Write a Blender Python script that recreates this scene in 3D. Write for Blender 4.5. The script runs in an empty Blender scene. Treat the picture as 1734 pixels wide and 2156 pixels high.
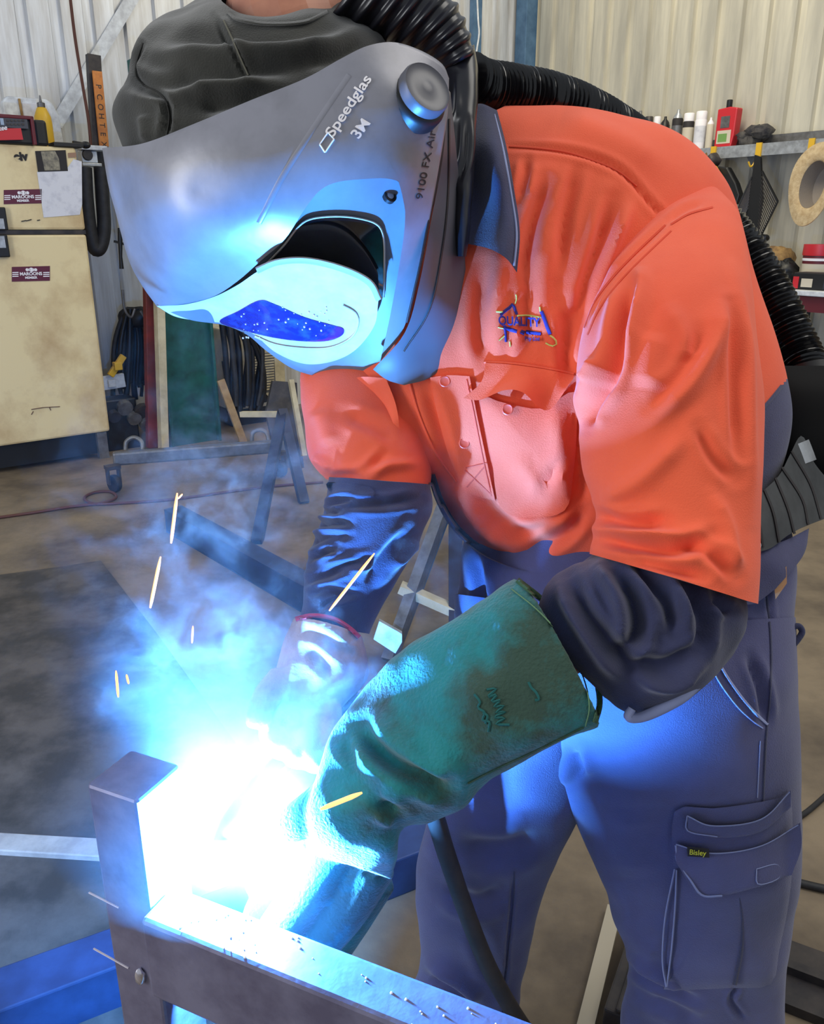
import bpy, math, random
import numpy as np
from mathutils import Vector, Matrix, noise
from mathutils.bvhtree import BVHTree
random.seed(7); rng = np.random.default_rng(7)
SC = bpy.context.scene; COL = SC.collection
# ---------------------------------------------------------------- camera
W_, H_, FPX = 1734.0, 2156.0, 1739.0
PITCH = math.radians(19.0); CAMZ = 1.38
cam = bpy.data.cameras.new('camera'); camo = bpy.data.objects.new('camera', cam); COL.objects.link(camo)
camo.location = (0, 0, CAMZ); camo.rotation_euler = (math.radians(90) - PITCH, 0, 0)
cam.sensor_fit = 'VERTICAL'; cam.sensor_height = 36.0; cam.lens = 36.0 * FPX / H_
cam.clip_start = 0.05; cam.clip_end = 60
SC.camera = camo
# ---------------------------------------------------------------- colour management
vs = SC.view_settings
SC.display_settings.display_device = 'sRGB'
vs.view_transform = 'Standard'; vs.look = 'None'; vs.gamma = 1.0; vs.use_curve_mapping = False
vs.exposure = 0.0
SC.cycles.use_denoising = True
SC.cycles.max_bounces = 6; SC.cycles.diffuse_bounces = 3; SC.cycles.volume_bounces = 1
SC.cycles.sample_clamp_indirect = 4.0
SC.cycles.volume_step_rate = 2.0; SC.cycles.volume_max_steps = 128
# ---------------------------------------------------------------- daylight from the shed's open side
wd = bpy.data.worlds.new('daylight'); SC.world = wd; wd.use_nodes = True
bg = wd.node_tree.nodes['Background']; bg.inputs[0].default_value = (0.86, 0.93, 1.0, 1); bg.inputs[1].default_value = 0.48
def lamp(name, kind, loc, power, color, size=1.0, target=None, size_y=None):
    l = bpy.data.lights.new(name, kind); o = bpy.data.objects.new(name, l); COL.objects.link(o)
    o.location = loc; l.energy = power; l.color = color
    if kind == 'AREA':
        l.size = size
        if size_y: l.shape = 'RECTANGLE'; l.size_y = size_y
    elif kind in ('POINT', 'SPOT'): l.shadow_soft_size = size
    if target is not None:
        o.rotation_euler = (Vector(target) - Vector(loc)).to_track_quat('-Z', 'Y').to_euler()
    return o
lamp('roof_skylight', 'AREA', (1.9, 0.9, 3.9), 62, (1.0, 0.96, 0.88), 2.2, (0.5, 1.2, 0.9))
lamp('open_doorway', 'AREA', (-3.4, -0.6, 1.7), 105, (0.95, 0.97, 1.0), 1.1, (-0.8, 3.4, 1.0), 3.0)
lamp('corner_skylight', 'AREA', (0.9, 4.6, 4.3), 85, (1.0, 0.9, 0.66), 1.2, (1.6, 6.6, 2.6))
# ---------------------------------------------------------------- projection helpers
cp, sp = math.cos(PITCH), math.sin(PITCH)
CAM = np.array([0, 0, CAMZ]); RT = np.array([1.0, 0, 0]); FW = np.array([0, cp, -sp]); UP = np.array([0, sp, cp])
def W(px, py, d):
    "point seen at picture coordinates px, py whose depth along the optical axis is d metres"
    px, py, d = np.asarray(px, float), np.asarray(py, float), np.asarray(d, float)
    u, v = (px - W_ / 2) / FPX, (py - H_ / 2) / FPX
    return CAM + (u * d)[..., None] * RT - (v * d)[..., None] * UP + d[..., None] * FW
def proj(P):
    Q = np.asarray(P) - CAM; d = Q @ FW
    return W_ / 2 + FPX * (Q @ RT) / d, H_ / 2 - FPX * (Q @ UP) / d, d
def hit(px, py, n, k):
    "where the sight line meets the plane n.P = k"
    r = W(px, py, 1.0) - CAM; n = np.asarray(n, float)
    return CAM + r * (k - n @ CAM) / (n @ r)
def F(px, py, z=0.0): return hit(px, py, (0, 0, 1), z)
NR, KR = np.array([.795, .607, 0]), 5.73       # right-hand wall
NL, KL = np.array([-.607, .795, 0]), 5.90     # left-hand wall
DR, DL = np.array([.607, -.795, 0]), np.array([-.795, -.607, 0])   # along the walls, away from the corner
CORNER = NR * KR + NL * KL
def onR(px, py, off=0.0): return hit(px, py, NR, KR - off)
def onL(px, py, off=0.0): return hit(px, py, NL, KL - off)
# ---------------------------------------------------------------- curves
def cr(pts, n, closed=False):
    "Catmull-Rom resampling, n steps per segment"
    P = np.asarray(pts, float); m = len(P); out = []
    segs = m if closed else m - 1
    for i in range(segs):
        if closed: a, b, c, d = P[i - 1], P[i], P[(i + 1) % m], P[(i + 2) % m]
        else:
            b, c = P[i], P[i + 1]
            a = P[i - 1] if i > 0 else 2 * b - c
            d = P[i + 2] if i + 2 < m else 2 * c - b
        for k in range(n):
            t = k / n
            out.append(0.5 * ((2 * b) + (-a + c) * t + (2 * a - 5 * b + 4 * c - d) * t * t + (-a + 3 * b - 3 * c + d) * t ** 3))
    if not closed: out.append(P[-1])
    return np.array(out)
def resample(P, n, smooth=True):
    P = np.asarray(P, float)
    if smooth and len(P) > 2: P = cr(P, 10)
    s = np.r_[0, np.cumsum(np.linalg.norm(np.diff(P, axis=0), axis=1))]
    t = np.linspace(0, s[-1], n)
    return np.stack([np.interp(t, s, P[:, k]) for k in range(P.shape[1])], 1)
# ---------------------------------------------------------------- objects
LOC = {}
def props(o, label=None, cat=None, group=None, kind=None):
    if label: o['label'] = label
    if cat: o['category'] = cat
    if group: o['group'] = group
    if kind: o['kind'] = kind
    return o
def adopt(o, parent):
    o.parent = parent; o.matrix_parent_inverse = Matrix.Translation(-Vector(LOC.get(parent.name, (0, 0, 0))))
    return o
def thing(name, loc, label, cat, group=None, kind=None):
    o = bpy.data.objects.new(name, None); COL.objects.link(o); o.empty_display_size = .05
    o.location = Vector(loc); LOC[o.name] = tuple(loc)
    return props(o, label, cat, group, kind)
def mesh(name, V, Fc, mat=None, parent=None, smooth=True, label=None, cat=None, group=None, kind=None, bevel=0, recalc=False, sharp=50):
    V = np.asarray(V, float); base = np.zeros(3)
    if parent is None and len(V):
        lo, hi = V.min(0), V.max(0); base = np.array([(lo[0] + hi[0]) / 2, (lo[1] + hi[1]) / 2, lo[2]])
    me = bpy.data.meshes.new(name); me.from_pydata((V - base).tolist(), [], [list(map(int, f)) for f in Fc]); me.update()
    if recalc:
        import bmesh
        b = bmesh.new(); b.from_mesh(me); bmesh.ops.recalc_face_normals(b, faces=b.faces); b.to_mesh(me); b.free()
    if smooth: me.polygons.foreach_set('use_smooth', [True] * len(me.polygons))
    if smooth: me.set_sharp_from_angle(angle=math.radians(sharp))
    if mat: me.materials.append(mat)
    o = bpy.data.objects.new(name, me); COL.objects.link(o); o.location = base; LOC[o.name] = tuple(base)
    o.cycles.shadow_terminator_geometry_offset = .25; o.cycles.shadow_terminator_offset = .1
    if parent is not None: adopt(o, parent)
    if bevel:
        m = o.modifiers.new('edge', 'BEVEL'); m.width = bevel; m.segments = 2; m.limit_method = 'ANGLE'
    return props(o, label, cat, group, kind)
def clone(root, dloc, label=None):
    c = root.copy(); COL.objects.link(c); c.location = Vector(root.location) + Vector(dloc); LOC[c.name] = tuple(c.location)
    if label: c['label'] = label
    for ch in root.children:
        d = ch.copy(); COL.objects.link(d); d.parent = c
        for g in ch.children:
            e = g.copy(); COL.objects.link(e); e.parent = d
    return c
def frame_of(d, up=(0, 0, 1)):
    d = np.asarray(d, float); d = d / np.linalg.norm(d); up = np.asarray(up, float)
    if abs(d @ up) / np.linalg.norm(up) > .98: up = np.array([1.0, 0, 0]) if abs(d[0]) < .9 else np.array([0, 1.0, 0])
    x = np.cross(d, up); x /= np.linalg.norm(x); return x, np.cross(x, d), d
class MB:
    "collects simple solids into one mesh"
    def __init__(s): s.v = []; s.f = []
    def add(s, V, Fc):
        n = len(s.v); s.v += [tuple(map(float, p)) for p in V]; s.f += [[n + i for i in f] for f in Fc]; return s
    def box(s, c, sx, sy, sz, ax=None):
        ax = np.eye(3) if ax is None else np.asarray(ax, float); c = np.asarray(c, float)
        V = [c + ax[0] * sx * i / 2 + ax[1] * sy * j / 2 + ax[2] * sz * k / 2 for i in (-1, 1) for j in (-1, 1) for k in (-1, 1)]
        return s.add(V, [(0, 1, 3, 2), (4, 6, 7, 5), (0, 4, 5, 1), (2, 3, 7, 6), (0, 2, 6, 4), (1, 5, 7, 3)])
    def bar(s, p0, p1, w, h, up=(0, 0, 1)):
        p0, p1 = np.asarray(p0, float), np.asarray(p1, float); x, y, z = frame_of(p1 - p0, up)
        return s.box((p0 + p1) / 2, w, h, np.linalg.norm(p1 - p0), (x, y, z))
    def tube(s, pts, r, n=10, caps=True):
        P = np.asarray(pts, float); m = len(P); r = np.full(m, r) if np.isscalar(r) else np.asarray(r, float)
        T = np.gradient(P, axis=0); T /= np.linalg.norm(T, axis=1)[:, None] + 1e-12
        x, y, _ = frame_of(T[0]); V = []
        for i in range(m):
            x = x - T[i] * (x @ T[i]); x /= np.linalg.norm(x); y = np.cross(T[i], x)
            for k in range(n):
                a = 2 * math.pi * k / n; V.append(P[i] + r[i] * (math.cos(a) * x + math.sin(a) * y))
        Fc = [(i * n + k, i * n + (k + 1) % n, (i + 1) * n + (k + 1) % n, (i + 1) * n + k) for i in range(m - 1) for k in range(n)]
        if caps: Fc += [list(range(n))[::-1], [(m - 1) * n + k for k in range(n)]]
        return s.add(V, Fc)
    def lathe(s, prof, o, axis=(0, 0, 1), n=20):
        x, y, z = frame_of(axis); o = np.asarray(o, float); V = []
        for r, h in prof:
            for k in range(n):
                a = 2 * math.pi * k / n; V.append(o + z * h + max(r, 1e-4) * (math.cos(a) * x + math.sin(a) * y))
        m = len(prof)
        Fc = [(i * n + k, i * n + (k + 1) % n, (i + 1) * n + (k + 1) % n, (i + 1) * n + k) for i in range(m - 1) for k in range(n)]
        Fc += [list(range(n))[::-1], [(m - 1) * n + k for k in range(n)]]
        return s.add(V, Fc)
    def prism(s, poly, vec):
        P = np.asarray(poly, float); n = len(P); Q = P + np.asarray(vec, float)
        return s.add(list(P) + list(Q), [list(range(n))[::-1], [n + i for i in range(n)]] + [(i, (i + 1) % n, n + (i + 1) % n, n + i) for i in range(n)])
    def blob(s, c, rx, ry, rz, n=12, m=8, rough=0.0, ax=None):
        ax = np.eye(3) if ax is None else np.asarray(ax); V = []
        for i in range(m + 1):
            t = math.pi * i / m
            for k in range(n):
                a = 2 * math.pi * k / n; q = np.array([math.sin(t) * math.cos(a), math.sin(t) * math.sin(a), math.cos(t)])
                g = 1 + rough * noise.noise(Vector(q * 2.3 + np.asarray(c) * 9)); V.append(np.asarray(c) + g * (ax[0] * q[0] * rx + ax[1] * q[1] * ry + ax[2] * q[2] * rz))
        return s.add(V, [(i * n + k, i * n + (k + 1) % n, (i + 1) * n + (k + 1) % n, (i + 1) * n + k) for i in range(m) for k in range(n)])
    def build(s, name, mat, parent=None, smooth=False, bevel=0, **kw):
        return mesh(name, np.array(s.v), s.f, mat, parent, smooth=smooth, bevel=bevel, recalc=True, **kw)
# ---------------------------------------------------------------- materials
def M(name, col, rough=.6, metal=0.0, spec=.5, noise_scale=None, col2=None, contrast=(.35, .65), bump=0.0, bump_scale=60, emit=None, emit_s=0, coat=0, sheen=0, stretch=None, detail=6, wave=None):
    m = bpy.data.materials.new(name); m.use_nodes = True; nt = m.node_tree; N, L = nt.nodes, nt.links
    b = N['Principled BSDF']; b.inputs['Base Color'].default_value = (*col, 1); b.inputs['Roughness'].default_value = rough
    b.inputs['Metallic'].default_value = metal; b.inputs['Specular IOR Level'].default_value = spec
    if coat: b.inputs['Coat Weight'].default_value = coat
    if sheen: b.inputs['Sheen Weight'].default_value = sheen
    if emit: b.inputs['Emission Color'].default_value = (*emit, 1); b.inputs['Emission Strength'].default_value = emit_s
    tc = N.new('ShaderNodeTexCoord'); src = tc.outputs['Object']
    if stretch:
        mp = N.new('ShaderNodeMapping'); mp.inputs['Scale'].default_value = stretch; L.new(src, mp.inputs['Vector']); src = mp.outputs['Vector']
    if noise_scale:
        t = N.new('ShaderNodeTexNoise'); t.inputs['Scale'].default_value = noise_scale; t.inputs['Detail'].default_value = detail; t.inputs['Roughness'].default_value = .62
        L.new(src, t.inputs['Vector'])
        r = N.new('ShaderNodeValToRGB'); r.color_ramp.elements[0].position = contrast[0]; r.color_ramp.elements[1].position = contrast[1]
        r.color_ramp.elements[0].color = (*col, 1); r.color_ramp.elements[1].color = (*(col2 or col), 1)
        L.new(t.outputs['Fac'], r.inputs['Fac']); L.new(r.outputs['Color'], b.inputs['Base Color'])
    if bump:
        t2 = N.new('ShaderNodeTexNoise'); t2.inputs['Scale'].default_value = bump_scale; t2.inputs['Detail'].default_value = 4
        L.new(src, t2.inputs['Vector'])
        bp = N.new('ShaderNodeBump'); bp.inputs['Strength'].default_value = bump; bp.inputs['Distance'].default_value = .004
        L.new(t2.outputs['Fac'], bp.inputs['Height']); L.new(bp.outputs['Normal'], b.inputs['Normal'])
    return m
# ---------------------------------------------------------------- cloth lofts and surface patches
AMP = 1.15
class Loft:
    """Tube through cross-sections. Each section: Lx,Ly,Rx,Ry, depth (or (dL,dR)), front half-thickness, back half-thickness,
    optional shift of the near side in pixels."""
    def __init__(s, secs, nr=72, ns=10, power=1.0):
        C, A, B, K = [], [], [], []
        for q in secs:
            Lx, Ly, Rx, Ry, d, tf, tb = q[:7]; sh = q[7] if len(q) > 7 else (0, 0)
            dL, dR = d if isinstance(d, tuple) else (d, d)
            a0, a1 = W(Lx, Ly, dL), W(Rx, Ry, dR); c = (a0 + a1) / 2; a = (a1 - a0) / 2
            v = CAM - c; v /= np.linalg.norm(v); an = a / np.linalg.norm(a); v = v - an * (v @ an); v /= np.linalg.norm(v)
            dm = (dL + dR) / 2; skew = RT * sh[0] * dm / FPX - UP * sh[1] * dm / FPX
            C.append(c); A.append(a); B.append(v * tf + skew); K.append(-v * tb - skew)
        ns = int(ns * 1.5); nr = int(nr * 2.2)
        C, A, B, K = (cr(np.array(q), ns) for q in (C, A, B, K))
        th = np.linspace(0, 2 * math.pi, nr, endpoint=False); ct, st = np.cos(th), np.sin(th)
        ct = np.sign(ct) * np.abs(ct) ** power; st2 = np.sign(st) * np.abs(st) ** power
        s.V = C[:, None] + A[:, None] * ct[None, :, None] + np.where(st[None, :, None] >= 0, B[:, None] * st2[None, :, None], -K[:, None] * st2[None, :, None])
        s.nr = nr; s.m = len(C)
    def normals(s):
        du = np.gradient(s.V, axis=0); dv = np.roll(s.V, -1, 1) - np.roll(s.V, 1, 1)
        n = np.cross(du, dv); n /= np.linalg.norm(n, axis=2)[..., None] + 1e-12
        c = s.V.mean(1, keepdims=True)
        sg = np.sign(np.sum(n * (s.V - c))) or 1
        return n * sg
    def sculpt(s, strokes=(), grain=0, gscale=8, seed=0, gstretch=(1, 1, 1), all_round=False):
        N = s.normals(); px, py, d = proj(s.V); view = CAM - s.V; view /= np.linalg.norm(view, axis=2)[..., None]
        face = np.clip((np.sum(N * view, 2) + .12) * 4, 0, 1); off = np.zeros(px.shape)
        for st in strokes:
            pts, w, amp = st[:3]; P = cr(np.array(pts, float), 6) if len(pts) > 2 else resample(pts, 8, False)
            best = np.full(px.shape, 1e9); tt = np.zeros(px.shape)
            for i in range(len(P) - 1):
                e = P[i + 1] - P[i]; L2 = e @ e + 1e-9
                t = np.clip(((px - P[i][0]) * e[0] + (py - P[i][1]) * e[1]) / L2, 0, 1)
                dd = np.hypot(px - P[i][0] - t * e[0], py - P[i][1] - t * e[1])
                q = dd < best; best = np.where(q, dd, best); tt = np.where(q, (i + t) / (len(P) - 1), tt)
            taper = np.clip(np.minimum(tt, 1 - tt) * 5, 0, 1) * .8 + .2
            g = np.exp(-(best / w) ** 2)
            if amp < 0: g = g - .45 * np.exp(-((best - 1.9 * w) / (w * .9)) ** 2)   # a fold has raised lips
            off += AMP * amp * g * face * taper
        if grain:
            G = np.array(gstretch) * gscale
            q = (s.V * G).reshape(-1, 3)
            nv = np.array([noise.noise(Vector((x + seed, y, z))) + .5 * noise.noise(Vector((2.1 * x, 2.1 * y + seed, 2.1 * z))) for x, y, z in q]).reshape(px.shape)
            off += grain * nv
        s.V = s.V + N * off[..., None]; return s
    def faces(s, caps=(False, False)):
        n = s.nr
        f = [(i * n + k, i * n + (k + 1) % n, (i + 1) * n + (k + 1) % n, (i + 1) * n + k) for i in range(s.m - 1) for k in range(n)]
        if caps[0]: f.append(list(range(n))[::-1])
        if caps[1]: f.append([(s.m - 1) * n + k for k in range(n)])
        return f
    def verts(s): return s.V.reshape(-1, 3)
    def build(s, name, mat, parent, caps=(False, False), **kw):
        return mesh(name, s.verts(), s.faces(caps), mat, parent, recalc=True, **kw)
class Surf:
    "depth of a set of meshes as seen along a sight line"
    def __init__(s, *lofts, extra=None):
        V = []; Fc = []
        for l in lofts:
            n = len(V); V += [tuple(p) for p in l.verts()]; Fc += [[n + i for i in f] for f in l.faces()]
        if extra: 
            n = len(V); V += [tuple(p) for p in extra[0]]; Fc += [[n + i for i in f] for f in extra[1]]
        s.t = BVHTree.FromPolygons(V, Fc)
    def __call__(s, px, py):
        px, py = np.asarray(px, float), np.asarray(py, float); out = np.empty(px.shape)
        for i in np.ndindex(px.shape):
            r = W(px[i], py[i], 1.0) - CAM
            h = s.t.ray_cast(Vector(CAM), Vector(r))
            if h[0] is None:
                q = s.t.find_nearest(Vector(CAM + r * 1.0)); out[i] = (np.array(q[0]) - CAM) @ FW
            else: out[i] = (np.array(h[0]) - CAM) @ FW
        return out
class Tps:
    "smooth depth field through control points (px, py, depth)"
    def __init__(s, pts, lam=1e-6):
        P = np.array(pts, float); s.c = P[:, :2] / 500; n = len(P)
        K = s._k(s.c, s.c) + lam * np.eye(n); Q = np.c_[np.ones(n), s.c]
        A = np.block([[K, Q], [Q.T, np.zeros((3, 3))]]); s.w = np.linalg.solve(A, np.r_[P[:, 2], 0, 0, 0])
    def _k(s, a, b):
        r2 = ((a[:, None] - b[None]) ** 2).sum(2); return r2 * np.log(r2 + 1e-9)
    def __call__(s, px, py):
        px, py = np.asarray(px, float), np.asarray(py, float); q = np.c_[px.ravel(), py.ravel()] / 500
        n = len(s.c); return (s._k(q, s.c) @ s.w[:n] + s.w[n] + q @ s.w[n + 1:]).reshape(px.shape)
def grid_faces(m, n): return [(i * n + j, i * n + j + 1, (i + 1) * n + j + 1, (i + 1) * n + j) for i in range(m - 1) for j in range(n - 1)]
def coons(top, bot, lef, rig, nu=40, nv=40):
    T, B = resample(top, nu), resample(bot, nu); L, R = resample(lef, nv), resample(rig, nv)
    u = np.linspace(0, 1, nu)[None, :, None]; v = np.linspace(0, 1, nv)[:, None, None]
    G = (1 - v) * T[None] + v * B[None] + (1 - u) * L[:, None] + u * R[:, None]
    return G - ((1 - u) * (1 - v) * T[0] + u * (1 - v) * T[-1] + (1 - u) * v * B[0] + u * v * B[-1])
def slab(name, G, D, thick, mat, parent, **kw):
    "closed sheet: px grid G (m,n,2) at depth D, with a back face thick metres behind"
    m, n = G.shape[:2]; A = W(G[..., 0], G[..., 1], D); B = W(G[..., 0], G[..., 1], D + thick)
    f = grid_faces(m, n); k = m * n
    ring = [j for j in range(n)] + [i * n + n - 1 for i in range(1, m)] + [(m - 1) * n + j for j in range(n - 2, -1, -1)] + [i * n for i in range(m - 2, 0, -1)]
    Fc = f + [tuple(k + i for i in q[::-1]) for q in f] + [(ring[i], ring[(i + 1) % len(ring)], k + ring[(i + 1) % len(ring)], k + ring[i]) for i in range(len(ring))]
    return mesh(name, np.r_[A.reshape(-1, 3), B.reshape(-1, 3)], Fc, mat, parent, recalc=True, **kw)
def plate(name, poly, dep, off, thick, mat, parent, sm=4, rings=8, dome=0.0, rim=.12, smooth=True, **kw):
    "raised or flat plate filling a (star-shaped) outline on the surface dep; off metres in front of it"
    P = cr(poly, sm, True) if sm else np.array(poly, float); c = P.mean(0); n = len(P)
    S = [1.0] + list(np.linspace(1 - rim, 0.02, rings)); V = []
    dd = [dep(*(c + (P - c) * s).T) for s in S]
    V.append(W(*P.T, dd[0] - off + thick))
    for s, d in zip(S, dd):
        q = c + (P - c) * s; V.append(W(*q.T, d - off - dome * (1 - s * s)))
    V = np.array(V).reshape(-1, 3); m = len(S) + 1
    Fc = [(i * n + k, i * n + (k + 1) % n, (i + 1) * n + (k + 1) % n, (i + 1) * n + k) for i in range(m - 1) for k in range(n)] + [[(m - 1) * n + k for k in range(n)]]
    return mesh(name, V, Fc, mat, parent, smooth=smooth, recalc=True, **kw)
def seam(name, pts, w, dep, h, mat, parent, n=None, closed=False, **kw):
    "raised line w pixels wide and h metres high laid along a surface"
    P = np.array(pts, float)
    if closed: P = np.r_[P, P[:1]]
    L = np.linalg.norm(np.diff(P, axis=0), axis=1).sum(); n = n or max(6, int(L / 7)); P = resample(P, n)
    T = np.gradient(P, axis=0); T /= np.linalg.norm(T, axis=1)[:, None] + 1e-9; Q = np.c_[-T[:, 1], T[:, 0]]
    R = []
    for k, (s, o) in enumerate(((-1, -.25), (-.6, .8), (0, 1), (.6, .8), (1, -.25))):
        q = P + Q * s * w / 2; R.append(W(*q.T, dep(*q.T) - h * o))
    V = np.array(R).transpose(1, 0, 2).reshape(-1, 3)
    return mesh(name, V, grid_faces(n, 5), mat, parent, **kw)
def text3(name, s, mat, parent, to3d, size=1.0, ext=0.0, align='LEFT', shear=0, **kw):
    "lettering; to3d maps flat text coordinates (x, y, z) to world points"
    cu = bpy.data.curves.new('lettering', 'FONT'); cu.body = s; cu.size = size; cu.align_x = align; cu.extrude = ext; cu.shear = shear
    if kw.pop('bold', 0): cu.offset = kw.pop('offset', .02) * size
    ob = bpy.data.objects.new('lettering', cu); COL.objects.link(ob)
    dg = bpy.context.evaluated_depsgraph_get(); me = bpy.data.meshes.new_from_object(ob.evaluated_get(dg))
    V = np.array([v.co[:] for v in me.vertices]); Fc = [p.vertices[:] for p in me.polygons]
    bpy.data.objects.remove(ob); bpy.data.meshes.remove(me); bpy.data.curves.remove(cu)
    return mesh(name, to3d(V), Fc, mat, parent, smooth=False, **kw)
def text_px(o, dirv, dep, off, thick=.0006, slant=None):
    "maps text onto a surface: o = pixel origin, dirv = pixel vector per unit of x, letters stand to its left"
    o = np.array(o, float); dx = np.array(dirv, float); dy = np.array(slant, float) if slant else np.array([dx[1], -dx[0]])
    def f(V):
        q = o + V[:, :1] * dx + V[:, 1:2] * dy
        return W(q[:, 0], q[:, 1], dep(q[:, 0], q[:, 1]) - off - V[:, 2] * thick)
    return f
# ================================================================ THE SHED
def C(r, g, b): return tuple(((x / 255) / 12.92 if x <= 10 else (((x / 255) + .055) / 1.055) ** 2.4) for x in (r, g, b))
m_sheet_l = M('pale_sheet_steel', C(226, 230, 236), .38, .3, noise_scale=2.2, col2=C(186, 184, 182), bump=.12, bump_scale=9, stretch=(6, 6, .5))
m_sheet_r = M('cream_sheet_steel', C(214, 208, 190), .42, .25, noise_scale=1.6, col2=C(176, 172, 160), bump=.12, bump_scale=9, stretch=(5, 5, .5))
m_back = M('wall_backing', C(120, 120, 120), .8)
m_floor = M('concrete', C(138, 122, 100), .8, noise_scale=2.4, col2=C(88, 77, 65), contrast=(.38, .66), bump=.35, bump_scale=45, detail=11)
m_slab = M('stained_concrete', C(92, 84, 77), .75, noise_scale=5.5, col2=C(60, 56, 52), contrast=(.40, .60), bump=.4, bump_scale=38, detail=11)
m_white = M('white_paint', C(228, 232, 235), .5, noise_scale=20, col2=C(190, 192, 196))
m_bluecol = M('blue_painted_steel', C(84, 118, 150), .5, noise_scale=8, col2=C(60, 92, 124))
m_black = M('black_plastic', C(20, 20, 22), .45)
m_rubber = M('black_rubber', C(24, 24, 28), .6, noise_scale=30, col2=C(40, 40, 44))
m_dark = M('dark_painted_steel', C(44, 42, 46), .5, .3, noise_scale=14, col2=C(70, 64, 62))
m_grey = M('grey_steel', C(122, 122, 124), .45, .5, noise_scale=18, col2=C(92, 90, 90))
m_silver = M('galvanised_steel', C(196, 200, 204), .35, .6, noise_scale=25, col2=C(158, 160, 164))
m_rust = M('brown_cable', C(86, 48, 36), .7)
m_cream = M('aged_cream_enamel', C(226, 207, 160), .42, noise_scale=3.2, col2=C(168, 132, 88), contrast=(.42, .80), bump=.08, bump_scale=30, detail=9)
m_orange = M('orange_tape', C(222, 140, 62), .5, noise_scale=22, col2=C(188, 112, 56))
m_red = M('red_plastic', C(196, 38, 48), .4); m_darkred = M('maroon_paint', C(96, 24, 36), .5)
m_yellow = M('yellow_plastic', C(222, 176, 46), .4); m_paper = M('paper', C(214, 214, 220), .8, noise_scale=18, col2=C(184, 184, 194), contrast=(.5, .75))
m_green = M('green_painted_steel', C(24, 92, 84), .45, .1, noise_scale=10, col2=C(14, 60, 58), contrast=(.4, .75))
m_creampost = M('cream_paint', C(206, 194, 162), .5, noise_scale=9, col2=C(170, 158, 128))
m_label = M('pale_print', C(200, 190, 170), .6); m_ink = M('black_ink', C(36, 32, 34), .7); m_whiteprint = M('white_print', C(236, 232, 236), .6)
m_photo = M('grey_photograph', C(158, 150, 128), .5, noise_scale=40, col2=C(92, 88, 80))
m_tan = M('tan_cloth', C(170, 136, 84), .85, noise_scale=16, col2=C(112, 84, 52), bump=.3)
m_straw = M('straw', C(206, 184, 146), .85, noise_scale=30, col2=C(176, 150, 112), bump=.6, bump_scale=180)
m_navybeam = M('blue_enamel', C(44, 64, 98), .45, noise_scale=14, col2=C(32, 48, 76))
m_navysteel = M('dark_blue_steel', C(30, 42, 74), .45, .2, noise_scale=12, col2=C(22, 30, 52))
Z = np.array([0, 0, 1.0]); WALLH = 4.2
# floor with its darker, oil-stained slab
fl = mesh('floor', [(-7, -2.5, 0), (6, -2.5, 0), (6, 9.5, 0), (-7, 9.5, 0), (-7, -2.5, -.15), (6, -2.5, -.15), (6, 9.5, -.15), (-7, 9.5, -.15)],
          [(0, 1, 2, 3), (7, 6, 5, 4), (0, 4, 5, 1), (1, 5, 6, 2), (2, 6, 7, 3), (3, 7, 4, 0)], m_floor, smooth=False, kind='structure', recalc=True)
sl = [F(*p) for p in ((-900, 1330), (0, 1212), (120, 1196), (212, 1182), (330, 1335), (520, 1600), (700, 2100), (-900, 2700))]
MB().prism([p + Z * .0005 for p in sl], (0, 0, .004)).build('slab', m_slab, fl)
# corrugated walls: every sheet is a piece of its own
def wall(name, k0, n, d, nsheet, mat):
    w = MB().box(CORNER + d * 3.4 + n * .075 + Z * WALLH / 2, 7.4, .03, WALLH, (d, n, Z)).build(name, m_back, kind='structure')
    prof = []
    for i in range(4):
        x = i * .2
        prof += [(x, 0), (x + .128, 0), (x + .14, .03), (x + .188, .03)]
    prof.append((.8, 0))
    fr = [CORNER + d * (.0 + x) + n * y for x, y in prof]
    bk = [p + n * .004 for p in fr]
    m = len(fr); V = [p for p in fr] + [p + Z * WALLH for p in fr] + [p for p in bk] + [p + Z * WALLH for p in bk]
    Fc = [(i, i + 1, m + i + 1, m + i) for i in range(m - 1)] + [(2 * m + i, 3 * m + i, 3 * m + i + 1, 2 * m + i + 1) for i in range(m - 1)]
    s = mesh('wall_sheet', V, Fc, mat, w, smooth=False)
    for i in range(1, nsheet):
        c = s.copy(); COL.objects.link(c); c.location = Vector(s.location) + Vector(d) * .8 * i
    g = MB()
    return w
wall_left = wall('wall_left', KL, NL, DL, 8, m_sheet_l)
wall_right = wall('wall_right', KR, NR, DR, 8, m_sheet_r)
# corner column, brace and flashing
MB().box(CORNER - NL * .07 - NR * .07 + Z * WALLH / 2 + DR * .03, .13, .13, WALLH, (DR, NR, Z)).build('trim_1', m_bluecol, kind='structure', bevel=.006)
MB().bar(onL(118, 262, .02), onL(330, -90, .02), .075, .012, NL).build('trim_2', m_white, kind='structure')
MB().box(onL(1000, 100, .03) * (1, 1, 0) + Z * WALLH / 2, .09, .05, WALLH, (DL, NL, Z)).build('trim_3', m_bluecol, kind='structure')
def rect(x0, y0, x1, y1, n, k):
    ym, xm = (y0 + y1) / 2, (x0 + x1) / 2
    a, b = hit(x0, ym, n, k), hit(x1, ym, n, k); t, u = hit(xm, y0, n, k), hit(xm, y1, n, k)
    c = (a + b) / 2; c[2] = (t[2] + u[2]) / 2
    return c, np.linalg.norm((b - a)[:2]), t[2] - u[2]
def face(mb, x0, y0, x1, y1, n, k, dep, right=None):
    "box whose front face fills the pixel rectangle on the plane n.P=k and reaches dep into it"
    e = -DL if n is NL else DR
    c, w, h = rect(x0, y0, x1, y1, n, k); mb.box(c + n * dep / 2, w, dep, h, (e, n, Z)); return c, w, h
def pts_on(P, n, k): return np.array([hit(x, y, n, k) for x, y in P])
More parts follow.
